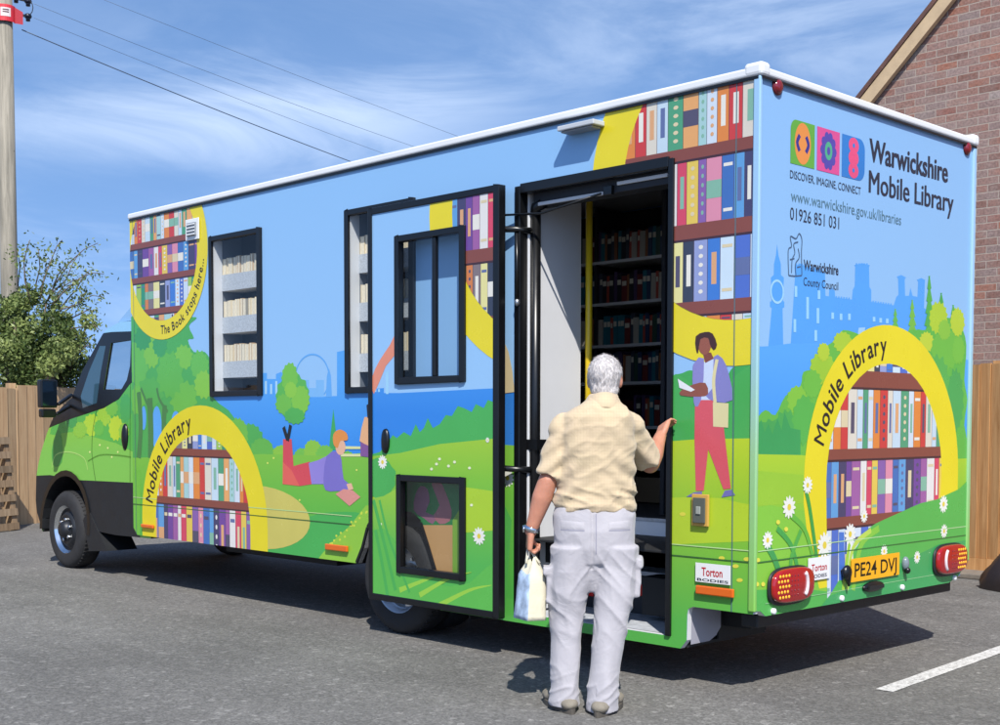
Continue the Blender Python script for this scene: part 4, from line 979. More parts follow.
# ================================================================== ground
def asphalt():
    m, nt, b = newmat('asphalt'); N = NT(nt); tc = N.n('ShaderNodeTexCoord'); V = tc.outputs['Object']
    def nz(s, d=3., r=.6):
        x = N.n('ShaderNodeTexNoise', Scale=s, Detail=d, Roughness=r); N.l(V, x.inputs['Vector']); return x.outputs['Fac']
    def mr(v, a, b_, c, d):
        x = N.n('ShaderNodeMapRange'); x.inputs['From Min'].default_value = a; x.inputs['From Max'].default_value = b_; x.inputs['To Min'].default_value = c; x.inputs['To Max'].default_value = d; N.l(v, x.inputs['Value']); return x.outputs[0]
    def mul(a, b_):
        x = N.n('ShaderNodeMath', _operation='MULTIPLY'); N.l(a, x.inputs[0]); N.l(b_, x.inputs[1]); return x.outputs[0]
    big = mr(nz(.45, 6, .65), .3, .7, .80, 1.20); mp = N.n('ShaderNodeMapping'); mp.inputs['Rotation'].default_value = (0, 0, .75); mp.inputs['Scale'].default_value = (.35, 1.6, 1); N.l(V, mp.inputs[0])
    st = N.n('ShaderNodeTexNoise', Scale=1.4, Detail=4.); N.l(mp.outputs[0], st.inputs['Vector']); streak = mr(st.outputs['Fac'], .35, .7, .93, 1.14)
    vo = N.n('ShaderNodeTexVoronoi', Scale=95.); N.l(V, vo.inputs['Vector'])
    sp = N.n('ShaderNodeSeparateColor'); N.l(vo.outputs['Color'], sp.inputs[0]); stone = mr(sp.outputs[0], 0, 1, .72, 1.30)
    fine = mr(nz(30., 5, .75), .3, .7, .78, 1.22)
    vs2 = N.n('ShaderNodeTexVoronoi', Scale=34.); N.l(V, vs2.inputs['Vector']); s2 = N.n('ShaderNodeSeparateColor'); N.l(vs2.outputs['Color'], s2.inputs[0]); chips = mr(s2.outputs[1], .86, 1, 1., 1.5)
    stain = mr(nz(.95, 4, .7), .62, .74, 1., .80); grit = mr(nz(11., 6, .8), .3, .7, .88, 1.12)
    t = mul(mul(mul(big, streak), mul(stone, fine)), mul(mul(chips, stain), grit))
    mx = N.n('ShaderNodeMix', _data_type='RGBA', _blend_type='MULTIPLY'); mx.inputs[0].default_value = 1.; mx.inputs[6].default_value = (.134, .129, .121, 1); N.l(t, mx.inputs[7]); N.l(mx.outputs[2], b.inputs['Base Color'])
    b.inputs['Roughness'].default_value = .85; b.inputs['Specular IOR Level'].default_value = .3
    bp = N.n('ShaderNodeBump', Strength=.7, Distance=.006); N.l(mul(stone, fine), bp.inputs['Height']); N.l(bp.outputs[0], b.inputs['Normal']); return m
asp = asphalt()
g = MB(); g.face([(-250, -250, GZ), (250, -250, GZ), (250, 250, GZ), (-250, 250, GZ)], asp); tagit(g.build('ground'), kind='structure')
a, b_, c_, d_ = gnd(875.5, 689), gnd(892.5, 692.8), gnd(1000, 645.4), gnd(1000, 654.6)
dr = ((c_-a)+(d_-b_)).normalized()
def linemat():
    m, nt, b = newmat('road_paint'); N = NT(nt); tc = N.n('ShaderNodeTexCoord'); n1 = N.n('ShaderNodeTexNoise', Scale=55., Detail=6., Roughness=.75); N.l(tc.outputs['Object'], n1.inputs['Vector'])
    cr = N.n('ShaderNodeValToRGB'); N.l(n1.outputs['Fac'], cr.inputs[0]); e = cr.color_ramp.elements; e[0].position = .36; e[0].color = (.20, .19, .18, 1); e[1].position = .54; e[1].color = (.60, .59, .57, 1)
    N.l(cr.outputs[0], b.inputs['Base Color']); b.inputs['Roughness'].default_value = .7; return m
lm = MB(); m1_ = (a+b_)/2; wv = Vector((-dr.y, dr.x, 0))*.05
r_ = random.Random(3); Lp, Rp = [], []
for k in range(40):
    p = m1_+dr*(k*.12); Lp.append(p+wv*(1+r_.uniform(-.05, .05))+Vector((0, 0, .004))); Rp.append(p-wv*(1+r_.uniform(-.05, .05))+Vector((0, 0, .004)))
for k in range(39): lm.face([Lp[k], Lp[k+1], Rp[k+1], Rp[k]], linemat() if k == 0 else lm.mats[0])
tagit(lm.build('parking_line'), kind='structure')

# ================================================================== timber
def woodmat(name, base, dark, scale=(30, 30, 1.6)):
    m, nt, b = newmat(name); N = NT(nt); tc = N.n('ShaderNodeTexCoord'); mp = N.n('ShaderNodeMapping'); mp.inputs['Scale'].default_value = scale; N.l(tc.outputs['Object'], mp.inputs[0])
    n1 = N.n('ShaderNodeTexNoise', Scale=1., Detail=6., Roughness=.65, Distortion=.6); N.l(mp.outputs[0], n1.inputs['Vector'])
    cr = N.n('ShaderNodeValToRGB'); N.l(n1.outputs['Fac'], cr.inputs[0]); e = cr.color_ramp.elements; e[0].position = .3; e[0].color = dark; e[1].position = .62; e[1].color = base
    at = N.n('ShaderNodeAttribute'); at.attribute_name = 'tone'
    mx = N.n('ShaderNodeMix', _data_type='RGBA', _blend_type='MULTIPLY'); mx.inputs[0].default_value = 1.; N.l(cr.outputs[0], mx.inputs[6]); N.l(at.outputs['Color'], mx.inputs[7])
    kn = N.n('ShaderNodeTexVoronoi', Scale=2.2); N.l(tc.outputs['Object'], kn.inputs['Vector']); km = N.n('ShaderNodeMapRange'); km.inputs['From Min'].default_value = .03; km.inputs['From Max'].default_value = .07; km.inputs['To Min'].default_value = .55; N.l(kn.outputs['Distance'], km.inputs['Value'])
    m3 = N.n('ShaderNodeMix', _data_type='RGBA', _blend_type='MULTIPLY'); m3.inputs[0].default_value = 1.; N.l(mx.outputs[2], m3.inputs[6]); N.l(km.outputs[0], m3.inputs[7])
    N.l(m3.outputs[2], b.inputs['Base Color']); b.inputs['Roughness'].default_value = .75; b.inputs['Specular IOR Level'].default_value = .2
    bp = N.n('ShaderNodeBump', Strength=.35, Distance=.004); N.l(n1.outputs['Fac'], bp.inputs['Height']); N.l(bp.outputs[0], b.inputs['Normal']); return m
def tone(o, per, lo=.75, hi=1.15, seed=0):
    """per-board wood shade, `per` vertices to a board"""
    r = random.Random(seed); at = o.data.color_attributes.new('tone', 'FLOAT_COLOR', 'POINT'); n = len(o.data.vertices)
    for i in range(0, n, per):
        t = r.uniform(lo, hi); w = r.uniform(-.03, .03)
        for k in range(i, min(i+per, n)): at.data[k].color = (t+w, t, t-w, 1)
woodL = woodmat('pale_fence_wood', (.48, .33, .19, 1), (.34, .21, .115, 1)); woodR = woodmat('larch_fence_wood', (.52, .29, .125, 1), (.34, .165, .06, 1)); woodG = woodmat('weathered_pallet_wood', (.34, .24, .15, 1), (.18, .12, .07, 1))
def fence(name, label, A, B, h, mat, bw, seed, kick=0., lap=.012):
    """close-board fence from A to B, seen from its +n side"""
    A = Vector(A); B = Vector(B); Ln = (B-A).length; d = (B-A).normalized(); nrm = Vector((d.y, -d.x, 0))
    if (CP-A).dot(nrm) < 0: nrm = -nrm
    rt_ = thing(name, label, 'fence', A); r = random.Random(seed); m = MB(); x = 0
    while x < Ln-.01:
        w = min(bw*r.uniform(.92, 1.06), Ln-x); z0 = A.z+kick; z1 = A.z+h+r.uniform(-.008, .008)
        p0 = A+d*(x+.001); p1 = A+d*(x+w-.003)
        V = []
        for z in (z0, z1):
            for p, q in ((p0, .006), (p1, .006+lap)):
                V.append((p.x+nrm.x*(q), p.y+nrm.y*(q), z)); V.append((p.x-nrm.x*.012, p.y-nrm.y*.012, z))
        m.mesh(V, [(0, 2, 6, 4), (1, 5, 7, 3), (0, 4, 5, 1), (2, 3, 7, 6), (4, 6, 7, 5), (0, 1, 3, 2)], mat); x += w
    o = m.build('boards', rt_); tone(o, 8, .78, 1.14, seed)
    if kick:
        m = MB(); m.beam(A+Vector((0, 0, kick/2))+nrm*.012, B+Vector((0, 0, kick/2))+nrm*.012, .03, kick-.004, mat); o = m.build('gravel_board', rt_); tone(o, 8, .95, 1.0, seed)
    m = MB()
    for zz in (.3, h*.55, h-.15): m.beam(A+Vector((0, 0, zz))-nrm*.035, B+Vector((0, 0, zz))-nrm*.035, .04, .08, mat)
    tone(m.build('rail', rt_), 8)
    x = 0
    while x <= Ln:
        m = MB(); p = A+d*x-nrm*.11; m.box(p.x-.05, p.x+.05, p.y-.05, p.y+.05, A.z, A.z+h+.03, mat); tone(m.build('post', rt_), 8, .85, 1); x += 1.83
    return rt_
fa, fb = gnd(0, 527), gnd(47, 522); dd = (fb-fa).normalized()
fence('wooden_fence', 'pale close-board timber fence in front of the hedge, left of the cab', fa-dd*6.2, fa+dd*.35, 1.84, woodL, .16, 4)
fence('wooden_fence', 'pale close-board timber fence running behind the green cab and its mirror', fa+dd*.37, fa+dd*11, 1.88, woodL, .16, 5, lap=.010)
fence('wooden_fence', 'orange-brown close-board timber fence below the brick gable, right of the van', (-7., 5.95, GZ), (3.2, 5.95, GZ), 1.93, woodR, .108, 6, kick=.16, lap=.018)
one_ = MB(); one_.box(-7, 3.2, 5.60, 5.93, GZ, GZ+.05, simple('kerb_concrete', lin('8A8074', .7), rough=.85, nscale=14, namt=.2, bump=.3, bscale=80)); tagit(one_.build('kerb', bevel=.01), kind='structure')
# pallets leaning at the left fence
def pallet(loc, rz, label, seed):
    t = thing('wooden_pallet', label, 'pallet', loc, rz, 'pallets stood against the left fence'); r = random.Random(seed)
    def slats(y, n, nm):
        m = MB()
        for k in range(n):
            z = .05+k*(1.1/(n-1)); m.box(-.5, .5, y, y+.022, z-.045, z+.045, woodG)
        tone(m.build(nm, t, local=True), 8, .7, 1.15, seed)
    slats(-.075, 7, 'deck_boards'); slats(.055, 3, 'bottom_boards')
    m = MB()
    for x in (-.45, 0, .45): m.box(x-.045, x+.045, -.0525, .0545, .0, 1.2, woodG)
    tone(m.build('bearers', t, local=True), 8, .6, 1.0, seed+1)
    t.rotation_euler = (-.12, 0, rz); return t
ang = math.atan2(dd.y, dd.x); pn = Vector((dd.y, -dd.x, 0)); pn = pn if (CP-fa).dot(pn) > 0 else -pn
pp = gnd(6, 531); pallet((pp.x-dd.x*.33, pp.y-dd.y*.33, GZ), ang, 'weathered wooden pallet stood up against the fence at the left edge', 1)

# ================================================================== brick gable
def brick():
    m, nt, b = newmat('brick_wall'); N = NT(nt); tc = N.n('ShaderNodeTexCoord'); sp = N.n('ShaderNodeSeparateXYZ'); N.l(tc.outputs['Object'], sp.inputs[0]); ad = N.n('ShaderNodeMath', _operation='ADD'); N.l(sp.outputs[0], ad.inputs[0]); N.l(sp.outputs[1], ad.inputs[1])
    cb = N.n('ShaderNodeCombineXYZ'); N.l(ad.outputs[0], cb.inputs[0]); N.l(sp.outputs[2], cb.inputs[1])
    wb = N.n('ShaderNodeTexNoise', Scale=9., Detail=2.); N.l(tc.outputs['Object'], wb.inputs['Vector'])
    vm = N.n('ShaderNodeVectorMath', _operation='MULTIPLY_ADD'); N.l(wb.outputs['Color'], vm.inputs[0]); vm.inputs[1].default_value = (.008, .008, 0); N.l(cb.outputs[0], vm.inputs[2])
    bt = N.n('ShaderNodeTexBrick', _offset=.5); bt.inputs['Scale'].default_value = 1; bt.inputs['Brick Width'].default_value = .225; bt.inputs['Row Height'].default_value = .075; bt.inputs['Mortar Size'].default_value = .006; bt.inputs['Mortar Smooth'].default_value = .2
    bt.inputs['Color1'].default_value = (.0, .0, .0, 1); bt.inputs['Color2'].default_value = (1, 1, 1, 1); bt.inputs['Bias'].default_value = 0.; N.l(vm.outputs[0], bt.inputs['Vector'])
    bt.inputs['Mortar'].default_value = (.5, .5, .5, 1)
    cr = N.n('ShaderNodeValToRGB'); N.l(bt.outputs['Color'], cr.inputs[0]); cr.color_ramp.interpolation = 'LINEAR'
    stops = [(0, (.20, .085, .062)), (.15, (.32, .16, .12)), (.3, (.27, .19, .17)), (.45, (.36, .13, .075)), (.58, (.24, .15, .13)), (.7, (.38, .22, .17)), (.85, (.29, .12, .09)), (1, (.36, .29, .26))]
    e = cr.color_ramp.elements; e[0].color = stops[0][1]+(1,); e[1].color = stops[-1][1]+(1,)
    for p, c in stops[1:-1]:
        x = e.new(p); x.color = c+(1,)
    n2 = N.n('ShaderNodeTexNoise', Scale=3.1, Detail=9., Roughness=.82); N.l(tc.outputs['Object'], n2.inputs['Vector'])
    r2 = N.n('ShaderNodeMapRange'); r2.inputs['From Min'].default_value = .40; r2.inputs['From Max'].default_value = .66; r2.inputs['To Max'].default_value = .6; N.l(n2.outputs['Fac'], r2.inputs['Value'])
    mx = N.n('ShaderNodeMix', _data_type='RGBA'); N.l(r2.outputs[0], mx.inputs[0]); N.l(cr.outputs[0], mx.inputs[6]); mx.inputs[7].default_value = (.34, .27, .24, 1)
    n3 = N.n('ShaderNodeTexNoise', Scale=40., Detail=4.); N.l(tc.outputs['Object'], n3.inputs['Vector']); r3 = N.n('ShaderNodeMapRange'); r3.inputs['From Min'].default_value = .3; r3.inputs['From Max'].default_value = .7; r3.inputs['To Min'].default_value = .8; r3.inputs['To Max'].default_value = 1.15; N.l(n3.outputs['Fac'], r3.inputs['Value']); r3.inputs['To Max'].default_value = 1.05; r3.inputs['To Min'].default_value = .62
    m2 = N.n('ShaderNodeMix', _data_type='RGBA', _blend_type='MULTIPLY'); m2.inputs[0].default_value = 1.; N.l(mx.outputs[2], m2.inputs[6]); N.l(r3.outputs[0], m2.inputs[7])
    m3 = N.n('ShaderNodeMix', _data_type='RGBA'); N.l(bt.outputs['Fac'], m3.inputs[0]); N.l(m2.outputs[2], m3.inputs[6]); m3.inputs[7].default_value = (.36, .29, .24, 1); N.l(m3.outputs[2], b.inputs['Base Color'])
    b.inputs['Roughness'].default_value = .9; iv = N.n('ShaderNodeMath', _operation='SUBTRACT'); iv.inputs[0].default_value = 1; N.l(bt.outputs['Fac'], iv.inputs[1]); a2 = N.n('ShaderNodeMath', _operation='MULTIPLY_ADD'); N.l(n3.outputs['Fac'], a2.inputs[0]); a2.inputs[1].default_value = .35; N.l(iv.outputs[0], a2.inputs[2])
    bp = N.n('ShaderNodeBump', Strength=.6, Distance=.01); N.l(a2.outputs[0], bp.inputs['Height']); N.l(bp.outputs[0], b.inputs['Normal']); return m
bm_ = brick()
WY = 7.0
house = thing('brick_building', 'weathered brick gable end with tan verge board, rising behind the right fence', 'building', (.3, WY+3, GZ))
pA, pB = hit(863, 97, (0, WY-.06, 0), Vector((0, 1, 0))), hit(940, 0, (0, WY-.06, 0), Vector((0, 1, 0)))
sl = (pB.z-pA.z)/(pB.x-pA.x); ax = 1.9; az = pA.z+sl*(ax-pA.x); ex = -5.4; ez = az-sl*(ax-ex); ex2 = 2*ax-ex
def wall(m):
    for y, rev in ((WY, False), (WY+7, True)):
        f = [(ex, y, GZ), (ex2, y, GZ), (ex2, y, ez), (ax, y, az), (ex, y, ez)]; m.face(f[::-1] if rev else f, bm_)
    m.face([(ex, WY, GZ), (ex, WY, ez), (ex, WY+7, ez), (ex, WY+7, GZ)], bm_); m.face([(ex2, WY, GZ), (ex2, WY+7, GZ), (ex2, WY+7, ez), (ex2, WY, ez)], bm_)
one(house, 'wall', wall)
verge = simple('verge_board', lin('D0B48E', .85), rough=.6, nscale=6, namt=.12); tile = simple('roof_tile', lin('6A4A40', .8), rough=.8, nscale=9, namt=.3, bump=.3)
for sg in (-1, 1):
    e_ = (ax+sg*(ax-ex+.35), ez-sl*.35)
    def vb(m):
        n_ = Vector((-sl*-sg, 0, 1)).normalized()*.0
        d = Vector((e_[0]-ax, 0, e_[1]-az)).normalized(); up_ = Vector((0, 1, 0)).cross(d); up_ = up_ if up_.z > 0 else -up_
        A_, B_ = Vector((ax, 0, az)), Vector((e_[0], 0, e_[1])); th = .17
        pts = [A_+up_*.0, B_+up_*.0, B_-up_*th*.75, A_-up_*th*.75]
        V = [(p.x, y, p.z) for y in (WY-.085, WY-.02) for p in pts]
        m.mesh(V, [(0, 1, 2, 3), (7, 6, 5, 4), (0, 4, 5, 1), (3, 2, 6, 7), (1, 5, 6, 2), (0, 3, 7, 4)], verge)
    one(house, 'verge_board', vb)
    def rf(m):
        d = Vector((e_[0]-ax, 0, e_[1]-az)).normalized(); up_ = Vector((0, 1, 0)).cross(d); up_ = up_ if up_.z > 0 else -up_
        A_, B_ = Vector((ax, 0, az)), Vector((e_[0], 0, e_[1])); V = [(p.x, y, p.z) for y in (WY-.10, WY+7.1) for p in (A_+up_*.004, B_+up_*.004, B_+up_*.05, A_+up_*.05)]
        m.mesh(V, [(0, 1, 2, 3), (7, 6, 5, 4), (0, 4, 5, 1), (3, 2, 6, 7), (1, 5, 6, 2), (0, 3, 7, 4)], tile)
    one(house, 'roof', rf)
# dark sheeted heap at the fence foot
hp = gnd(1003, 589); hm = MB(); V = []; nU, nV = 18, 9; r_ = random.Random(5)
for j in range(nV+1):
    for i in range(nU):
        a = 2*PI*i/nU; t = j/nV; rr = math.cos(t*PI/2)**.6; k = 1+.12*noise.noise(Vector((math.cos(a)*2, math.sin(a)*2, t*3)))
        V.append((hp.x+.32+.52*rr*k*math.cos(a), hp.y+.0+.24*rr*k*math.sin(a), GZ+.001+.42*t*k*(1-.1*math.cos(a))))
hm.mesh(V, [(j*nU+i, j*nU+(i+1) % nU, (j+1)*nU+(i+1) % nU, (j+1)*nU+i) for j in range(nV) for i in range(nU)]+[tuple(range(nV*nU, nV*nU+nU))], simple('dark_sheeting', lin('2A211E'), rough=.55, nscale=5, namt=.3, bump=.5, bscale=14), True)
tagit(hm.build('covered_heap'), 'low dark sheeted heap at the foot of the orange-brown fence', 'heap')

# ================================================================== telegraph pole and wires
PD = 24.
p0 = dep(9.5, 300, PD); ptop = dep(8.5, -60, PD); pole = thing('telegraph_pole', 'grey wooden telegraph pole with a red warning sign, beyond the tree', 'telegraph pole', (p0.x, p0.y, GZ))
pw = woodmat('pole_wood', (.30, .275, .225, 1), (.15, .14, .115, 1), (16, 16, .9))
o = one(pole, 'pole_shaft', lambda m: m.tube([(p0.x, p0.y, GZ), (p0.x, p0.y, 4.), (p0.x, p0.y, ptop.z)], [.17, .158, .135], pw, seg=24)); tone(o, 999, 1, 1)
ps = dep(14, 20, PD)
def sign(m):
    rd = simple('sign_red', lin('D8323C', .9), rough=.5, nscale=8, namt=.15); wt = simple('sign_white', lin('E8D8D4', .85), rough=.5)
    R_ = .19; z0_, z1_ = dep(9, 27.5, PD).z, dep(9, 11.5, PD).z
    a0 = math.atan2(-fw.y, -fw.x)
    for k in range(16):
        t0, t1 = a0-1.15+k*.19, a0-1.15+(k+1)*.19; pt = lambda t, z, q=0: (p0.x+(R_+q)*math.cos(t), p0.y+(R_+q)*math.sin(t), z)
        m.face([pt(t0, z0_), pt(t1, z0_), pt(t1, z1_), pt(t0, z1_)], rd)
        if 6 <= k <= 10: m.face([pt(t0, z0_+.08, .004), pt(t1, z0_+.08, .004), pt(t1, z1_-.06, .004), pt(t0, z1_-.06, .004)], wt)
        if 7 <= k <= 9:
            for zz in (.16, .20): m.face([pt(t0, z0_+zz-.01, .008), pt(t1, z0_+zz-.01, .008), pt(t1, z0_+zz+.01, .008), pt(t0, z0_+zz+.01, .008)], simple('sign_ink', lin('5A3A3A')))
    ed = rt*1.; q = Vector((p0.x, p0.y, 0))+ed*.17; e2 = q+ed*.17
    m.face([(q.x, q.y, z0_), (e2.x, e2.y, z0_-.03), (e2.x, e2.y, z1_-.10), (q.x, q.y, z1_)], simple('sign_red_edge', lin('A82230', .9), rough=.5))
one(pole, 'warning_sign', sign)
def insul(m, a, b):
    q = dep(a, b, PD); s0 = dep(a-13, b-3, PD); m.beam(s0, q, .035, .035, steel); m.ball(q, .07, .07, .055, simple('insulator', lin('1A2030'), rough=.3)); m.tube([q, q+Vector((0, 0, -.09))], .04, _mc['insulator'])
one(pole, 'insulator', lambda m: insul(m, 28, 1.5)); one(pole, 'insulator', lambda m: insul(m, 28, 16.5)); one(pole, 'insulator', lambda m: insul(m, 16, -2))
one(pole, 'jumper_wire', lambda m: m.tube([dep(19+8*math.cos(t)+6, 8+9*math.sin(t), PD-.05) for t in [PI*(-.7+k*.14) for k in range(11)]], .008, steel, seg=6))
wirem = simple('wire', lin('5A6A80'), rough=.6)
for i, (a, b, c, rad, lab) in enumerate([((22, 30), (349, 161), (560, 232), .011, 'thick black service cable sagging from below the red sign to behind the van'), ((34, 18), (360, 145), (600, 225), .0042, 'thin overhead wire leaving the lower insulator'),
                                    ((34, 4), (360, 128), (640, 215), .0045, 'thin overhead wire leaving the upper insulator'), ((104, 0), (353, 97), (700, 222), .0045, 'thin overhead wire crossing the sky highest of the four')]):
    A_ = dep(a[0], a[1], PD-.1 if i < 3 else 26); C_ = dep(c[0], c[1], 44); pts = []
    tm = .40
    B_ = dep(b[0], b[1], 1/((1/((A_-CP).dot(fw)))*.5+.5/44)) if False else None
    # find the depth of the middle point so that it lies on a vertical plane through A and C
    dA = Vector((C_.x-A_.x, C_.y-A_.y, 0)); nn = Vector((-dA.y, dA.x, 0)).normalized(); dv = ray(*b); t = (A_-CP).dot(nn)/dv.dot(nn); B_ = CP+dv*t
    L1 = ((B_-A_).dot(dA))/dA.length_squared
    for k in range(25):
        s_ = k/24; z = A_.z*(1-s_)+C_.z*s_; zb_ = A_.z*(1-L1)+C_.z*L1; sag = (B_.z-zb_)/(L1*(1-L1)) if 0.02 < L1 < .98 else 0
        pts.append((A_.x+dA.x*s_, A_.y+dA.y*s_, z+sag*s_*(1-s_)))
    m = MB(); m.tube(pts, rad, wirem, seg=6); tagit(m.build('overhead_wire'), lab, 'wire', None)

# ================================================================== trees
def leafmat(name, c1, c2):
    m = bpy.data.materials.new(name); m.use_nodes = True; nt = m.node_tree; b = nt.nodes['Principled BSDF']; N = NT(nt)
    tc = N.n('ShaderNodeTexCoord'); nz = N.n('ShaderNodeTexNoise', Scale=2.2, Detail=5., Roughness=.75); N.l(tc.outputs['Object'], nz.inputs['Vector'])
    cr = N.n('ShaderNodeValToRGB'); N.l(nz.outputs['Fac'], cr.inputs[0]); cr.color_ramp.elements[0].position = .35; cr.color_ramp.elements[1].position = .65; cr.color_ramp.elements[0].color = c1; cr.color_ramp.elements[1].color = c2
    N.l(cr.outputs[0], b.inputs['Base Color']); b.inputs['Roughness'].default_value = .5; b.inputs['Specular IOR Level'].default_value = .35
    tr = N.n('ShaderNodeBsdfTranslucent'); N.l(cr.outputs[0], tr.inputs[0]); mx = N.n('ShaderNodeMixShader'); mx.inputs[0].default_value = .3
    N.l(b.outputs[0], mx.inputs[1]); N.l(tr.outputs[0], mx.inputs[2]); N.l(mx.outputs[0], nt.nodes['Material Output'].inputs[0]); return m
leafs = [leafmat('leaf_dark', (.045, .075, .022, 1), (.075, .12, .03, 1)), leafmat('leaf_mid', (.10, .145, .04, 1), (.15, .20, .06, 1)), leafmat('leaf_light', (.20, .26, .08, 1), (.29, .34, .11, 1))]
bark = simple('bark', (.13, .10, .07, 1), rough=.9, nscale=12, namt=.3, bump=.5, bscale=30)
def leaf(m, p, s, r, mat):
    d = Vector((r.gauss(0, 1), r.gauss(0, 1), r.gauss(0, .7)+.4)).normalized(); e = d.cross(Vector((r.gauss(0, 1), r.gauss(0, 1), r.gauss(0, 1)))).normalized()
    f = d.cross(e)
    m.face([p-e*s, p+f*s*.45, p+e*s, p-f*s*.45], mat)
def tree(name, label, cat, base, clumps, nleaf, seed, trunk_r=.12, sprays=(), ls=.05, group=None):
    base = Vector(base); t = thing(name, label, cat, base, 0, group); r = random.Random(seed); m = MB()
    vol = sum(c[1]**2 for c in clumps)
    for c, R_, tn in clumps:
        c = Vector(c); n = int(nleaf*R_**2/vol); ph = Vector((r.uniform(0, 9),)*3)
        for _ in range(n):
            d = Vector((r.gauss(0, 1), r.gauss(0, 1), r.gauss(0, 1))).normalized(); q = 1+.45*noise.noise(d*2.2+ph)
            rad = R_*q*(r.random()**.28); p = c+Vector((d.x*rad, d.y*rad, d.z*rad*.85))
            if noise.noise(p*3.1+ph) < -.22: continue
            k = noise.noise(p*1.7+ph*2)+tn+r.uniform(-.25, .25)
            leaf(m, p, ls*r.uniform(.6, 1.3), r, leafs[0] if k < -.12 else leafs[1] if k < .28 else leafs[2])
    tm = MB()
    for pts, nl in sprays:
        pts = [Vector(p) for p in pts]; tm.tube(pts, [.009*(1-i/len(pts))+.003 for i in range(len(pts))], bark, seg=6)
        for i in range(nl):
            s_ = r.random()**.8*(len(pts)-1); k = min(int(s_), len(pts)-2); p = pts[k].lerp(pts[k+1], s_-k)
            p = p+Vector((r.gauss(0, 1), r.gauss(0, 1), r.gauss(-.2, .8)))*.085; leaf(m, p, ls*r.uniform(.7, 1.2), r, leafs[r.choice((1, 1, 2, 2, 0))])
    m.build('foliage', t)
    cc = sum((Vector(c[0]) for c in clumps), Vector())/len(clumps)
    tm.tube([base, base.lerp(cc, .4), base.lerp(cc, .8)], [trunk_r, trunk_r*.8, trunk_r*.4], bark, seg=10)
    for c, R_, tn in clumps: tm.tube([base.lerp(cc, .35), base.lerp(Vector(c), .7)+Vector((0, 0, .15)), c], [trunk_r*.5, trunk_r*.3, .01], bark, seg=6)
    tm.build('trunk', t); return t
TD = 18.6
def cl(a, b, d, rpx, tn): return (dep(a, b, d), rpx/FPX*d, tn)
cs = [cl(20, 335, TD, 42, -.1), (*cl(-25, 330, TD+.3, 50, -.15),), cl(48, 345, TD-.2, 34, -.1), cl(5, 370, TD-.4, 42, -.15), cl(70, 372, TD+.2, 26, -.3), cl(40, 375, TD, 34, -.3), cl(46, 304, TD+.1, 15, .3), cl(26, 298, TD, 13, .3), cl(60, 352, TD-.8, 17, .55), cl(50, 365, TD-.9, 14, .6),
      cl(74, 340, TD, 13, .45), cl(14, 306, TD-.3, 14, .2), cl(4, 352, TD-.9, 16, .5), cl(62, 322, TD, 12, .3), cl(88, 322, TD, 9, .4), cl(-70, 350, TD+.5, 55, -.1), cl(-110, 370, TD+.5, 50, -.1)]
sp = []
r_ = random.Random(21)
for a, b, c in [((40, 300), (52, 258), (62, 240)), ((45, 305), (70, 262), (98, 243)), ((52, 305), (80, 278), (104, 274)), ((58, 318), (82, 300), (103, 297)), ((60, 312), (76, 290), (90, 270)), ((30, 300), (24, 262), (30, 240)), ((20, 300), (20, 268), (17, 250)), ((36, 300), (40, 268), (38, 248)),
                ((66, 330), (88, 326), (100, 330)), ((62, 325), (84, 312), (94, 312)), ((48, 300), (66, 280), (80, 252)), ((66, 345), (80, 352), (92, 345)), ((52, 300), (58, 275), (72, 262)), ((40, 300), (46, 275), (46, 258)), ((60, 310), (78, 305), (86, 292)), ((70, 335), (84, 338), (92, 352)), ((56, 300), (64, 286), (84, 280))]:
    d0 = TD+r_.uniform(-.3, .4); d1 = d0+r_.uniform(-.5, .5); sp.append(([dep(a[0], a[1], d0), dep((a[0]+b[0])/2-2, (a[1]+b[1])/2, d0), dep(b[0], b[1], (d0+d1)/2), dep((b[0]+c[0])/2, (b[1]+c[1])/2-3, d1), dep(c[0], c[1], d1)], 75))
tb = gnd(30, 510); tb = dep(25, 425+1277*1.37/TD, TD)
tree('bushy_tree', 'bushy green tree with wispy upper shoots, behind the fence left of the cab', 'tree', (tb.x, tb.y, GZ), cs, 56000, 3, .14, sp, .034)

# ================================================================== the man
FH = Vector((fw.x, fw.y, 0)).normalized(); rotm = math.atan2(FH.y, FH.x)-PI/2
mo = gnd(589, 708); mo = Vector((mo.x, mo.y, GZ))
man = thing('person', 'white-haired man in cream shirt and pale trousers, back turned, at the van doorway', 'person', mo, rotm)
DM = (mo-CP).dot(fw)-.045
def ml(a, b, y=0.):
    """photo position -> the man's own frame, y metres in front of his feet"""
    d = DM+y; p = dep(a, b, d); v = p-mo; c, s_ = math.cos(-rotm), math.sin(-rotm)
    return Vector((v.x*c-v.y*s_, v.x*s_+v.y*c, v.z))
def organic(name, mb, voxel, parent, mat, smooth=6, fac=.5, disp=None):
    off = MB(); o = mb.build(name+'_src', None, local=True, weld=True)
    md = o.modifiers.new('r', 'REMESH'); md.mode = 'VOXEL'; md.voxel_size = voxel; md.use_smooth_shade = True
    sm = o.modifiers.new('s', 'SMOOTH'); sm.factor = fac; sm.iterations = smooth
    bpy.context.view_layer.update(); dg = bpy.context.evaluated_depsgraph_get(); me = bpy.data.meshes.new_from_object(o.evaluated_get(dg)); old = o.data
    bpy.data.objects.remove(o); bpy.data.meshes.remove(old)
    me.name = name; me.materials.clear()
    for m_ in (mat if isinstance(mat, list) else [mat]): me.materials.append(m_)
    if disp:
        ns = [v.normal.copy() for v in me.vertices]
        for v, n_ in zip(me.vertices, ns): v.co = v.co+n_*disp(v.co)
    for p in me.polygons: p.use_smooth = True; p.material_index = 0
    me.update(); ob = bpy.data.objects.new(name, me); COL.objects.link(ob); ob.parent = parent; return ob
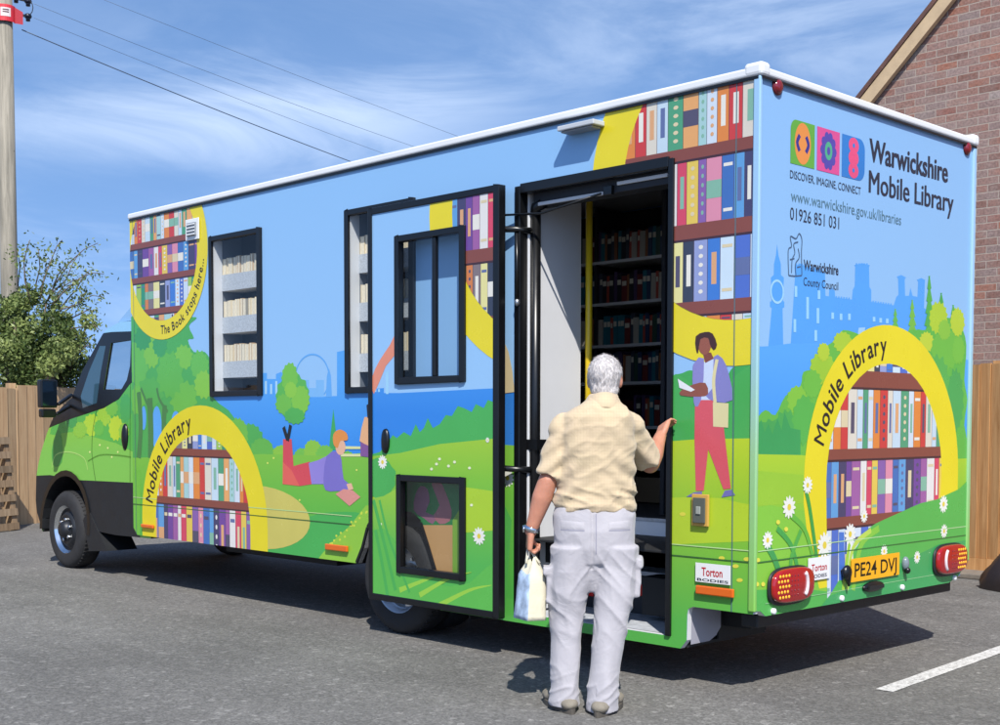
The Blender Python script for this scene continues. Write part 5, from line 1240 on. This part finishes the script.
def limb(m, pts, rad, seg=18):
    # ball-ended tapering limb
    P = [Vector(p) for p in pts]; m.tube(P, rad, skinm, seg=seg); 
    for p, r in zip(P, rad): m.ball(p, r*.995, r*.995, r*.995, skinm, seg=seg, rings=8)
def skinmat():
    m = simple('skin', lin('C98A70', .8), rough=.5, nscale=9, namt=.12, bump=.15, bscale=70); b = m.node_tree.nodes['Principled BSDF']
    b.inputs['Subsurface Weight'].default_value = .12; b.inputs['Subsurface Radius'].default_value = (.01, .004, .002); return m
skinm = skinmat()
hc = ml(604.5, 379, .01)            # head centre
# joints
Ls, Rs = ml(563, 424, .0), ml(629, 421, .02); Le, Re = ml(548, 480, .01), ml(650, 464, .17); Lw, Rw = ml(531, 531, .05), ml(660.5, 436, .36)
pel = ml(595, 520, .02)
b = MB()
b.ball(hc, .074, .092, .108, skinm, 24, 16); HT = -.42
def hv(x, y, z): return hc+Vector((x*math.cos(HT)-y*math.sin(HT), x*math.sin(HT)+y*math.cos(HT), z))
b.ball(hv(0, .03, -.055), .056, .066, .066, skinm); b.ball(hv(0, .098, -.018), .016, .018, .024, skinm)   # skull, jaw, nose
b.ball(hv(0, .085, -.06), .026, .016, .011, skinm)
for sx in (-1, 1):
    b.ball(hv(sx*.080, .004, -.012), .012, .020, .033, skinm); b.ball(hv(sx*.028, .080, .006), .014, .012, .011, skinm)
nk = ml(603, 401, -.01); b.tube([hc+Vector((0, -.012, -.04)), hc+Vector((0, -.02, -.10)), nk+Vector((0, 0, -.03)), nk+Vector((0, .0, -.1))], [.052, .056, .062, .085], skinm, 20)
b.loft([(pel.x, .02, pel.z-.05, .145, .10), (pel.x, .03, pel.z+.1, .14, .095), (pel.x+.005, .03, nk.z-.25, .16, .10), (nk.x, .02, nk.z-.10, .155, .085), (nk.x, .0, nk.z-.04, .07, .06)], skinm)
limb(b, [Ls, (Ls+Le)/2, Le], [.040, .042, .040]); limb(b, [Le, Le.lerp(Lw, .35), Le.lerp(Lw, .75), Lw], [.047, .050, .037, .031]); limb(b, [Rs, (Rs+Re)/2, Re], [.040, .042, .040]); limb(b, [Re, Re.lerp(Rw, .35), Re.lerp(Rw, .75), Rw], [.047, .049, .036, .030])
def hand(m, w, dirv, palmn, side, curl, scale=1.):
    """palm plus four unequal curled fingers and a thumb; dirv towards the fingers, palmn out of the palm"""
    d = Vector(dirv).normalized(); n = Vector(palmn); n = (n-d*n.dot(d)).normalized(); x = d.cross(n)*side
    c = w+d*.045*scale
    for i in range(-2, 3): m.tube([w+x*(i*.008), w+d*.03+x*(i*.012), w+d*.082*scale+x*(i*.0165)], [.018, .017, .0125], skinm, 10)
    for i, (ln, r) in enumerate(((.068, .0088), (.076, .009), (.070, .0086), (.056, .0078))):
        p = w+d*.080*scale+x*((1.5-i)*.0205); pts = [p-d*.02, p]; a = 0
        for k, seg in enumerate((.42, .32, .26)):
            a += curl[k]; dr_ = d*math.cos(a)+n*math.sin(a); pts.append(pts[-1]+dr_*ln*seg*scale)
        m.tube(pts, [r*1.05, r*1.05, r, r*.95, r*.85], skinm, 10); m.ball(pts[-1], r*.85, r*.85, r*.85, skinm, 10, 6)
        for q in pts[1:-1]: m.ball(q, r*1.03, r*1.03, r*1.03, skinm, 10, 6)
    p = w+d*.022+x*.022; t1 = p+(x*.75+d*.55+n*.35).normalized()*.036; t2 = t1+(d*.75+x*.05+n*.6).normalized()*.03; t3 = t2+(d*.5-x*.25+n*.8).normalized()*.024
    m.tube([w+x*.006, p, t1, t2, t3], [.016, .014, .0115, .0105, .009], skinm, 10); m.ball(t3, .009, .009, .009, skinm, 10, 6); m.ball(t1, .0118, .0118, .0118, skinm, 10, 6)
    return c
hand(b, Lw, (ml(529, 549, .06)-Lw), (1, .1, 0), -1, (1.1, 1.25, .8), 1.12)
hand(b, Rw, (ml(664.5, 424, .42)-Rw), (.75, .5, -.15), 1, (.35, .6, .5), 1.15)
# calves and feet continue inside the trousers
Lk, Rk = ml(566, 612, .03), ml(612, 614, -.02); La, Ra = ml(565, 697, .02), ml(603, 701, -.05)
for hx, k, a_ in ((-.085, Lk, La), (.085, Rk, Ra)):
    h_ = Vector((pel.x+hx, .02, pel.z-.03)); limb(b, [h_, (h_+k)/2, k], [.075, .065, .05]); limb(b, [k, k.lerp(a_, .35), a_], [.05, .05, .035])
    b.ball(a_+Vector((0, .05, -.03)), .035, .09, .03, skinm)
body = organic('body', b, .0052, man, skinm, 3)
# hair: short white, cropped above the neck
def hairmat():
    m, nt, bb = newmat('white_hair'); N = NT(nt); tc = N.n('ShaderNodeTexCoord'); mp = N.n('ShaderNodeMapping'); mp.inputs['Scale'].default_value = (160, 160, 35); N.l(tc.outputs['Object'], mp.inputs[0])
    nz = N.n('ShaderNodeTexNoise', Scale=1., Detail=4.); N.l(mp.outputs[0], nz.inputs['Vector']); n2 = N.n('ShaderNodeTexNoise', Scale=22., Detail=3.); N.l(tc.outputs['Object'], n2.inputs['Vector'])
    cr = N.n('ShaderNodeValToRGB'); N.l(nz.outputs['Fac'], cr.inputs[0]); cr.color_ramp.elements[0].position = .3; cr.color_ramp.elements[1].position = .65; cr.color_ramp.elements[0].color = (.40, .37, .365, 1); cr.color_ramp.elements[1].color = (.68, .64, .625, 1)
    mx = N.n('ShaderNodeMix', _data_type='RGBA', _blend_type='MULTIPLY'); mx.inputs[0].default_value = .5; N.l(cr.outputs[0], mx.inputs[6]); N.l(n2.outputs['Fac'], mx.inputs[7]); N.l(cr.outputs[0], bb.inputs['Base Color']); bb.inputs['Roughness'].default_value = .7
    bp = N.n('ShaderNodeBump', Strength=.8, Distance=.006); N.l(nz.outputs['Fac'], bp.inputs['Height']); N.l(bp.outputs[0], bb.inputs['Normal']); return m
hm_ = hairmat(); b = MB(); b.ball(hc+Vector((0, -.006, .012)), .083, .098, .108, hm_, 24, 16); b.ball(hc+Vector((0, -.035, -.045)), .067, .062, .062, hm_); b.ball(hc+Vector((0, -.03, .03)), .083, .082, .082, hm_)
hair = organic('hair', b, .005, man, hm_, 3, disp=lambda p: .0045*noise.noise(p*38)+.0035*noise.noise(Vector((p.x*95, p.y*95, p.z*30))))
def loc_(v): d = v-hc; return Vector((d.x*math.cos(-HT)-d.y*math.sin(-HT), d.x*math.sin(-HT)+d.y*math.cos(-HT), d.z))
bmh = bmesh.new(); bmh.from_mesh(hair.data)   # clear the face
bmesh.ops.delete(bmh, geom=[v for v in bmh.verts if loc_(v.co).y > .045 and v.co.z < hc.z+.055 or (abs(loc_(v.co).x) > .05 and loc_(v.co).y > -.005 and v.co.z < hc.z-.012)], context='VERTS'); bmh.to_mesh(hair.data); bmh.free()
rh = random.Random(8); sm_ = MB(); hvts = [(v.co.copy(), v.normal.copy()) for v in hair.data.vertices]
for _ in range(3800):
    p, n_ = hvts[rh.randrange(len(hvts))]; t_ = Vector((rh.gauss(0, .35), rh.gauss(0, .35), -1)); t_ = (t_-n_*t_.dot(n_)).normalized(); ln_ = rh.uniform(.012, .026); w__ = n_.cross(t_)*.0011
    a_ = p+n_*.0005; e_ = a_+t_*ln_+n_*rh.uniform(.001, .007); sm_.face([a_-w__, a_+w__, e_], hm_)
sm_.build('hair_strands', hair, local=True)
# shirt
def clothmat(name, c, c2, check=None, weave=900):
    m, nt, bb = newmat(name); N = NT(nt); tc = N.n('ShaderNodeTexCoord'); nz = N.n('ShaderNodeTexNoise', Scale=7., Detail=5., Roughness=.6); N.l(tc.outputs['Object'], nz.inputs['Vector'])
    mx = N.n('ShaderNodeMix', _data_type='RGBA'); N.l(nz.outputs['Fac'], mx.inputs[0]); mx.inputs[6].default_value = c; mx.inputs[7].default_value = c2; last = mx.outputs[2]
    if check:
        sp = N.n('ShaderNodeSeparateXYZ'); N.l(tc.outputs['Object'], sp.inputs[0]); sums = []
        for ax_, fr in ((0, 440.), (2, 440.)):
            k = N.n('ShaderNodeMath', _operation='MULTIPLY'); N.l(sp.outputs[ax_], k.inputs[0]); k.inputs[1].default_value = fr; s2 = N.n('ShaderNodeMath', _operation='SINE'); N.l(k.outputs[0], s2.inputs[0]); p2 = N.n('ShaderNodeMapRange'); p2.inputs['From Min'].default_value = .5; p2.inputs['From Max'].default_value = 1; p2.inputs['To Max'].default_value = .22; N.l(s2.outputs[0], p2.inputs['Value']); sums.append(p2.outputs[0])
        ad = N.n('ShaderNodeMath', _operation='ADD'); N.l(sums[0], ad.inputs[0]); N.l(sums[1], ad.inputs[1]); m2 = N.n('ShaderNodeMix', _data_type='RGBA'); N.l(ad.outputs[0], m2.inputs[0]); N.l(last, m2.inputs[6]); m2.inputs[7].default_value = check; last = m2.outputs[2]
    N.l(last, bb.inputs['Base Color']); bb.inputs['Roughness'].default_value = .9; bb.inputs['Specular IOR Level'].default_value = .15; bb.inputs['Sheen Weight'].default_value = .2
    mpp = N.n('ShaderNodeMapping'); mpp.inputs['Scale'].default_value = (1, 1, .9); mpp.inputs['Rotation'].default_value = (0, .5, 0); N.l(tc.outputs['Object'], mpp.inputs[0])
    w1_ = N.n('ShaderNodeTexNoise', Scale=11., Detail=4., Roughness=.55, Distortion=1.6); N.l(mpp.outputs[0], w1_.inputs['Vector']); bp = N.n('ShaderNodeBump', Strength=.38, Distance=.012); N.l(w1_.outputs['Fac'], bp.inputs['Height'])
    w2 = N.n('ShaderNodeTexNoise', Scale=300., Detail=2.); N.l(tc.outputs['Object'], w2.inputs['Vector']); b2 = N.n('ShaderNodeBump', Strength=.2, Distance=.001); N.l(w2.outputs['Fac'], b2.inputs['Height']); N.l(bp.outputs[0], b2.inputs['Normal']); N.l(b2.outputs[0], bb.inputs['Normal']); return m
shm = clothmat('shirt_cotton', lin('E8D4AA', .66), lin('E4CAAE', .66), lin('D8BE9C', .63))
zt = lambda y_: ml(595, y_, 0).z
xr_ = lambda px_: ml(px_, 450, 0).x
def sec(y_, l, r, ry, cy=.03): 
    a_, b__ = xr_(l), xr_(r); return ((a_+b__)/2, cy, zt(y_), (b__-a_)/2, ry)
b = MB()
b.loft([sec(512, 555, 635, .128, .03), sec(506, 554, 636.5, .140, .035), sec(494, 554, 637, .150, .045), sec(475, 557, 635, .148, .045), sec(450, 558, 635, .140, .03), sec(430, 560, 635, .130, .015), sec(416, 563, 633, .112, .0), sec(406, 574, 625, .085, -.005), sec(400, 586.5, 618.5, .066, -.01), sec(394, 588.5, 616.5, .060, -.008)], shm, seg=40)
def sleeve(a, e, k, r0_, r1_):
    end = a.lerp(e, k); b.tube([a+(a-e).normalized()*.01, a.lerp(e, .35), end], [r0_, (r0_+r1_)/2, r1_], shm, 24); b.ball(a, r0_, r0_, r0_*.95, shm)
sleeve(Ls+Vector((.012, 0, -.010)), Le, .93, .066, .068); sleeve(Rs+Vector((-.012, 0, -.010)), Re, .95, .066, .068)
for a_, e_ in ((Ls, Le), (Rs, Re)): b.ball(a_.lerp(e_, .12), .069, .069, .069, shm); b.ball(a_.lerp(Vector((nk.x, 0, a_.z+.01)), .35), .07, .075, .06, shm)
def shd(p):
    z = (p.z-zt(508))/.5; fold = 0
    low = max(0, 1-abs(p.z-zt(496))/.11)
    fold += .012*low*((1-abs(noise.noise(Vector((p.x*5+3, p.y*5, p.z*22+p.x*3)))))**5-.4)
    side_ = min(1, abs(p.x-.03)/.17)
    fold += .008*side_*math.sin(p.z*62+abs(p.x)*48+2*noise.noise(p*4))*max(0, min(1, 1.1-z))
    fold += .007*noise.noise(Vector((p.x*8+p.z*4, p.y*6, p.z*3.5)))
    fold += .003*noise.noise(Vector((p.x*17, p.y*14, p.z*12)))
    fold += .004*((1-abs(noise.noise(Vector((p.x*6+p.z*3, p.y*5, p.z*7-p.x*5)))))**6-.4)
    fold += .004*((1-abs(noise.noise(Vector((p.x*11-p.z*6, p.y*9, p.z*13+4)))))**6-.4)
    return fold
shirt = organic('shirt', b, .0075, man, shm, 7, disp=shd)
# collar, yoke seam
def collar(m):
    cx, cz = nk.x, zt(397); n_ = 24; V = []
    for j, (rr, dz) in enumerate(((1.0, -.012), (1.06, .018), (1.12, .022), (1.22, -.050))):
        for k in range(n_):
            a_ = PI*(.02+k/(n_-1)*.96)+PI; V.append((cx+.062*rr*math.cos(a_)*1.02, -.012+.064*rr*math.sin(a_)*1.05, cz+dz-.018*abs(math.cos(a_))**2))
    m.mesh(V, [(j*n_+k, j*n_+k+1, (j+1)*n_+k+1, (j+1)*n_+k) for j in range(3) for k in range(n_-1)], shm, True)
mm = MB(); collar(mm); mm.build('collar', shirt, local=True)
# trousers
trm = clothmat('trouser_cotton', lin('DCD8DC', .60), lin('CAC6CD', .58))
b = MB(); wx = lambda px_, y_=0: ml(px_, 560, y_).x
b.loft([sec(563, 555, 634, .122, .02), sec(548, 554, 635, .136, .02), sec(530, 554, 635, .138, .02), sec(515, 553, 636, .132, .03), sec(506, 556, 634, .125, .035)], trm, seg=40)
def leg(pts):
    P = [(Vector(p), r) for p, r in pts]
    secs = [(p.x, p.y, p.z, rx, ry) for p, (rx, ry) in P][::-1]
    b.loft(secs, trm, seg=30, p=2.1)
L_ = [((572, 545), .02, (.108, .135)), ((571.5, 565), .02, (.106, .128)), ((568.5, 590), .02, (0.096, .115)), ((566.5, 615), .03, (0.082, .10)), ((565.5, 640), .02, (0.073, .088)), ((565, 665), .01, (0.072, .083)), ((564.5, 685), .01, (0.072, .083)), ((565, 705), .02, (.080, .092))]
R_ = [((617, 545), .02, (.104, .135)), ((615, 565), .02, (.106, .128)), ((614.5, 590), .0, (0.099, .115)), ((612, 615), -.02, (0.087, .10)), ((608, 640), -.03, (0.080, .090)), ((605, 665), -.04, (0.076, .085)), ((602.5, 688), -.05, (.080, .084)), ((602, 709.5), -.04, (.080, .094))]
leg([(ml(p[0], p[1], y), r) for p, y, r in L_]); leg([(ml(p[0], p[1], y), r) for p, y, r in R_])
b.loft([(ml(593, 590, 0).x, .02, ml(593, 592, 0).z, .035, .07), (ml(593, 575, 0).x, .02, ml(593, 575, 0).z, .06, .10), (ml(594, 545, 0).x, .02, ml(594, 545, 0).z, .08, .13)], trm, seg=20)
def pocket(px_, py_, dx, y, hx, hy, hz):
    c = ml(px_, py_, 0); b.box(c.x-hx, c.x+hx, y-hy, y+hy, c.z-hz, c.z+hz, trm)
pocket(549.5, 585, 0, .03, .020, .075, .09); pocket(549, 570, 0, .03, .030, .08, .022); pocket(635.5, 578, 0, .02, .022, .075, .09); pocket(636, 562, 0, .02, .030, .08, .022)

def trd(p):
    c_ = -.115 if p.x < .02 else .10; u = (p.x-c_)
    f = .006*noise.noise(Vector((p.x*15, p.y*9, p.z*2.2)))*1.3
    kz = ml(566, 612, 0).z; hz = ml(566, 692, 0).z; cz = ml(566, 568, 0).z
    rid = lambda q, k: (1-abs(noise.noise(q)))**k
    f += .0095*max(0, 1-abs(p.z-kz)/.20)*(rid(Vector((p.x*5, p.y*5, p.z*9+u*7)), 5)-.5)
    f += .008*max(0, 1-abs(p.z-hz-.02)/.12)*(rid(Vector((p.x*6, p.y*6, p.z*15-u*9)), 5)-.5)
    f += .0095*max(0, 1-abs(p.z-cz)/.15)*(rid(Vector((p.x*4, p.y*4, p.z*11+abs(p.x)*12)), 5)-.5)
    f -= .010*max(0, 1-abs(p.x-.005)/.012)*(1 if p.z > cz and p.y < 0 else 0)
    f += .0045*((1-abs(noise.noise(Vector((p.x*7+p.z*2.5, p.y*6, p.z*3.4-p.x*6)))))**7-.3)
    return f
trous = organic('trousers', b, .0065, man, trm, 5, disp=trd)
from mathutils.bvhtree import BVHTree
seam = simple('trouser_seam', lin('A09EAC', .7), rough=.9); sseam = simple('shirt_seam', lin('B89E7C', .66), rough=.9)
def conform(name, host, pts4, off, mat, nu=14, nv=5, edge=True):
    '''a cloth piece sewn on the back of a garment; pts4 = photo corners tl,tr,br,bl'''
    me_ = host.data; bv = BVHTree.FromPolygons([v.co for v in me_.vertices], [p.vertices for p in me_.polygons]); q = [ml(a, b_, 0) for a, b_ in pts4]; V = []
    for j in range(nv+1):
        for i in range(nu+1):
            u, v = i/nu, j/nv; p = q[0].lerp(q[1], u).lerp(q[3].lerp(q[2], u), v); h_ = bv.ray_cast(Vector((p.x, -1, p.z)), Vector((0, 1, 0)))
            y = h_[0].y if h_[0] else 0; k = off if not edge or (0 < i < nu and 0 < j < nv) else off*.25
            V.append((p.x, y-k, p.z))
    m = MB(); m.mesh(V, [(j*(nu+1)+i, (j+1)*(nu+1)+i, (j+1)*(nu+1)+i+1, j*(nu+1)+i+1) for j in range(nv) for i in range(nu)], mat, True); return m.build(name, host, local=True)
for fl in (((560, 519), (583, 520.5), (583, 528), (572, 531.5), (560, 528)), ((607, 520.5), (629, 519), (629, 528), (618, 531.5), (607, 528))):
    conform('pocket_flap', trous, (fl[0], fl[1], fl[2], fl[4]), .0045, trm)
    conform('pocket_seam', trous, (fl[4], fl[2], (fl[2][0], fl[2][1]+1.2), (fl[4][0], fl[4][1]+1.2)), .0012, seam, edge=False, nv=1)
conform('seat_seam', trous, ((594, 512), (595, 512), (595, 552), (594, 552)), .0008, seam, nu=1, nv=24, edge=False)
# shoes
shoe = simple('shoe_suede', lin('8A8274', .8), rough=.8, nscale=20, namt=.2, bump=.2, bscale=120); sole = simple('shoe_sole', lin('5A544C', .8), rough=.85, nscale=30, namt=.2)
for a_, yaw in ((La, .32), (Ra, -.38)):
    b = MB(); z = .0; n_ = 5
    f = Vector((math.sin(-yaw), math.cos(yaw), 0))
    base = Vector((a_.x, a_.y-.02, 0))
    for t, rx, rz_ in ((-.055, .044, .030), (-.02, .050, .040), (.03, .052, .050), (.09, .054, .042), (.15, .056, .034), (.20, .046, .028)):
        p = base+f*t; b.ball((p.x, p.y, .024+rz_*.6), rx, .055, rz_, shoe)
    b.tube([base+Vector((0, 0, .05)), base+Vector((0, 0, .09))], [.047, .044], shoe, 18)
    so = organic('shoe', b, .006, man, shoe, 4)
    b = MB(); V = []; n_ = 28
    for z in (.0, .026):
        for k in range(n_):
            t = 2*PI*k/n_; ly = math.cos(t); lx = math.sin(t); w_ = .056+.006*ly; q = base+f*(.070+.176*ly)+Vector((f.y, -f.x, 0))*(w_*lx*(1-.15*max(0, -ly)))
            V.append((q.x, q.y, z+.001))
    b.mesh(V, [tuple(reversed(range(n_))), tuple(range(n_, 2*n_))]+[(k, (k+1) % n_, n_+(k+1) % n_, n_+k) for k in range(n_)], sole); b.build('sole', so, local=True)
# wristwatch
b = MB(); wd = (Lw-Le).normalized(); wc = Lw-wd*.012; b.lathe([(.036, -.011), (.039, -.009), (.039, .009), (.036, .011)], wc, wd, chrome, seg=28); b.lathe([(.018, 0), (.018, .008), (0, .009)], wc+Vector((-.036, 0, 0)), (-1, 0, 0), chrome, seg=20); b.build('watch', man, local=True)
# the shopping bag he carries
hb = ml(529, 547, .08); bt = ml(533, 556, .08); bb_ = ml(529, 618, .08)
c_, s_ = math.cos(rotm), math.sin(rotm)
def tow(v): return Vector((mo.x+v.x*c_-v.y*s_, mo.y+v.x*s_+v.y*c_, mo.z+v.z))
bw_ = tow(Vector((bb_.x, bb_.y, bb_.z))); bag = thing('shopping_bag', 'cream carrier bag with pale blue side, hanging from the man\'s left hand', 'bag', bw_, rotm)
cream = clothmat('bag_cream', lin('E6DFC6', .8), lin('D8D0B6', .8)); bluep = simple('bag_print', lin('B8CCE4', .8), rough=.6, nscale=16, namt=.5)
def bagmesh():
    m = MB(); H = bt.z-bb_.z; rows = 14; V = []; N_ = 24
    # footprint corners: narrow front face (cream) towards the viewer, long side (printed) to the left
    P1 = [Vector((-.085, .02)), Vector((-.022, -.10)), Vector((.075, -.075)), Vector((.06, .17)), Vector((-.03, .20))]
    for j in range(rows+1):
        t = j/rows; k = 1-.22*t-.55*max(0, t-.72)/.28*(1 if t > .72 else 0); sh = Vector((.012*t+.01, .0))
        for i in range(N_):
            s2 = i/N_*5; a1 = int(s2); q = P1[a1].lerp(P1[(a1+1) % 5], s2-a1)*k
            w_ = .008*noise.noise(Vector((q.x*18, q.y*18, t*5)))
            V.append((q.x*(1+w_*6)+sh.x, q.y*(1+w_*4), t*H*(.96+.04*math.cos(i))))
    F = []; M_ = []
    for j in range(rows):
        for i in range(N_):
            seg_ = (i+.5)/N_*5; mt = bluep if (seg_ < 1 or seg_ > 4) and j < rows*.72 else cream
            m.face([V[j*N_+i], V[j*N_+(i+1) % N_], V[(j+1)*N_+(i+1) % N_], V[(j+1)*N_+i]], mt, True)
    m.face([V[i] for i in range(N_)][::-1], cream)
    return m
o = bagmesh().build('bag_body', bag, local=True, weld=True)
b = MB(); top = bt.z-bb_.z; hz = hb.z-bb_.z
for dy in (-.03, .05): b.tube([(-.015, dy, top*.90), (hb.x-bb_.x-.006, hb.y-bb_.y+dy*.3, hz-.012), (hb.x-bb_.x+.004, hb.y-bb_.y+dy*.3, hz-.012), (.05, dy, top*.90)], .006, cream, seg=8)
b.build('handles', bag, local=True)

# ================================================================== sky, sun, exposure
EL = math.radians(48); sx, sy = .77, -.64; AZ = math.atan2(sx, sy)
w = bpy.data.worlds.new('World'); scene.world = w; w.use_nodes = True; nt = w.node_tree; nt.nodes.clear(); N = NT(nt)
ow = N.n('ShaderNodeOutputWorld'); bg = N.n('ShaderNodeBackground'); sk = N.n('ShaderNodeTexSky', _sky_type='NISHITA', _sun_disc=False, _sun_elevation=EL, _sun_rotation=AZ, _air_density=1.0, _dust_density=.6, _ozone_density=1.6, _altitude=80.)
tc = N.n('ShaderNodeTexCoord'); mp = N.n('ShaderNodeMapping'); mp.inputs['Scale'].default_value = (1.3, 1.3, 5.2); mp.inputs['Rotation'].default_value = (.05, -.06, 2.1); N.l(tc.outputs['Generated'], mp.inputs[0])
nz = N.n('ShaderNodeTexNoise', Scale=2.1, Detail=7., Roughness=.55, Distortion=.35); N.l(mp.outputs[0], nz.inputs['Vector'])
mr = N.n('ShaderNodeMapRange', _interpolation_type='SMOOTHSTEP'); mr.inputs['From Min'].default_value = .44; mr.inputs['From Max'].default_value = .72; mr.inputs['To Max'].default_value = .42; N.l(nz.outputs['Fac'], mr.inputs['Value'])
acc = None
for (a, b_, r_c, wt, zs) in ((300, 105, .20, .95, 2.6), (90, 125, .17, .7, 4.), (430, 70, .14, .45, 3.), (860, -60, .34, .42, 1.3), (60, 300, .30, .55, 2.6), (620, 10, .22, .3, 2.)):
    d_ = ray(a, b_).normalized(); sb = N.n('ShaderNodeVectorMath', _operation='SUBTRACT'); N.l(tc.outputs['Generated'], sb.inputs[0]); sb.inputs[1].default_value = d_
    ml_ = N.n('ShaderNodeVectorMath', _operation='MULTIPLY'); N.l(sb.outputs[0], ml_.inputs[0]); ml_.inputs[1].default_value = (1, 1, zs); le = N.n('ShaderNodeVectorMath', _operation='LENGTH'); N.l(ml_.outputs[0], le.inputs[0])
    m_ = N.n('ShaderNodeMapRange', _interpolation_type='SMOOTHSTEP'); m_.inputs['From Min'].default_value = r_c; m_.inputs['From Max'].default_value = 0; m_.inputs['To Max'].default_value = wt; N.l(le.outputs['Value'], m_.inputs['Value'])
    if acc is None: acc = m_.outputs[0]
    else: ad = N.n('ShaderNodeMath', _operation='ADD'); N.l(acc, ad.inputs[0]); N.l(m_.outputs[0], ad.inputs[1]); acc = ad.outputs[0]
pm = N.n('ShaderNodeMath', _operation='MULTIPLY_ADD'); N.l(acc, pm.inputs[0]); pm.inputs[1].default_value = .85; pm.inputs[2].default_value = .12
n2_ = N.n('ShaderNodeTexNoise', Scale=3.2, Detail=8., Roughness=.6, Distortion=.5); N.l(mp.outputs[0], n2_.inputs['Vector']); q2 = N.n('ShaderNodeMapRange', _interpolation_type='SMOOTHSTEP'); q2.inputs['From Min'].default_value = .36; q2.inputs['From Max'].default_value = .70; q2.inputs['To Min'].default_value = .03; q2.inputs['To Max'].default_value = .72; N.l(n2_.outputs['Fac'], q2.inputs['Value'])
fm = N.n('ShaderNodeMath', _operation='MULTIPLY', _use_clamp=True); N.l(pm.outputs[0], fm.inputs[0]); N.l(q2.outputs[0], fm.inputs[1]); mr = fm
mx = N.n('ShaderNodeMix', _data_type='RGBA'); N.l(mr.outputs[0], mx.inputs[0]); N.l(sk.outputs[0], mx.inputs[6]); mx.inputs[7].default_value = (5.6, 6.6, 8.2, 1)
ma = N.n('ShaderNodeVectorMath', _operation='MULTIPLY_ADD'); N.l(tc.outputs['Generated'], ma.inputs[0]); ma.inputs[1].default_value = (1, 1, .75); ma.inputs[2].default_value = (0, 0, .26); no = N.n('ShaderNodeVectorMath', _operation='NORMALIZE'); N.l(ma.outputs[0], no.inputs[0]); N.l(no.outputs[0], sk.inputs['Vector'])
tn = N.n('ShaderNodeMix', _data_type='RGBA', _blend_type='MULTIPLY'); tn.inputs[0].default_value = 1.; N.l(sk.outputs[0], tn.inputs[6]); tn.inputs[7].default_value = (.90, 1.06, 1.22, 1); N.l(tn.outputs[2], mx.inputs[6])
N.l(mx.outputs[2], bg.inputs[0]); bg.inputs[1].default_value = .11; N.l(bg.outputs[0], ow.inputs[0])
sd = bpy.data.lights.new('sun', 'SUN'); sd.energy = 4.2; sd.angle = math.radians(.55); sd.color = (1, .955, .88); so = bpy.data.objects.new('sun', sd); COL.objects.link(so)
hl = math.hypot(sx, sy); sv = Vector((sx/hl*math.cos(EL), sy/hl*math.cos(EL), math.sin(EL))); so.rotation_euler = sv.to_track_quat('Z', 'Y').to_euler(); so.location = (0, 0, 20)
vs = scene.view_settings; vs.view_transform = 'Standard'; vs.look = 'None'; vs.exposure = .58; vs.gamma = 1
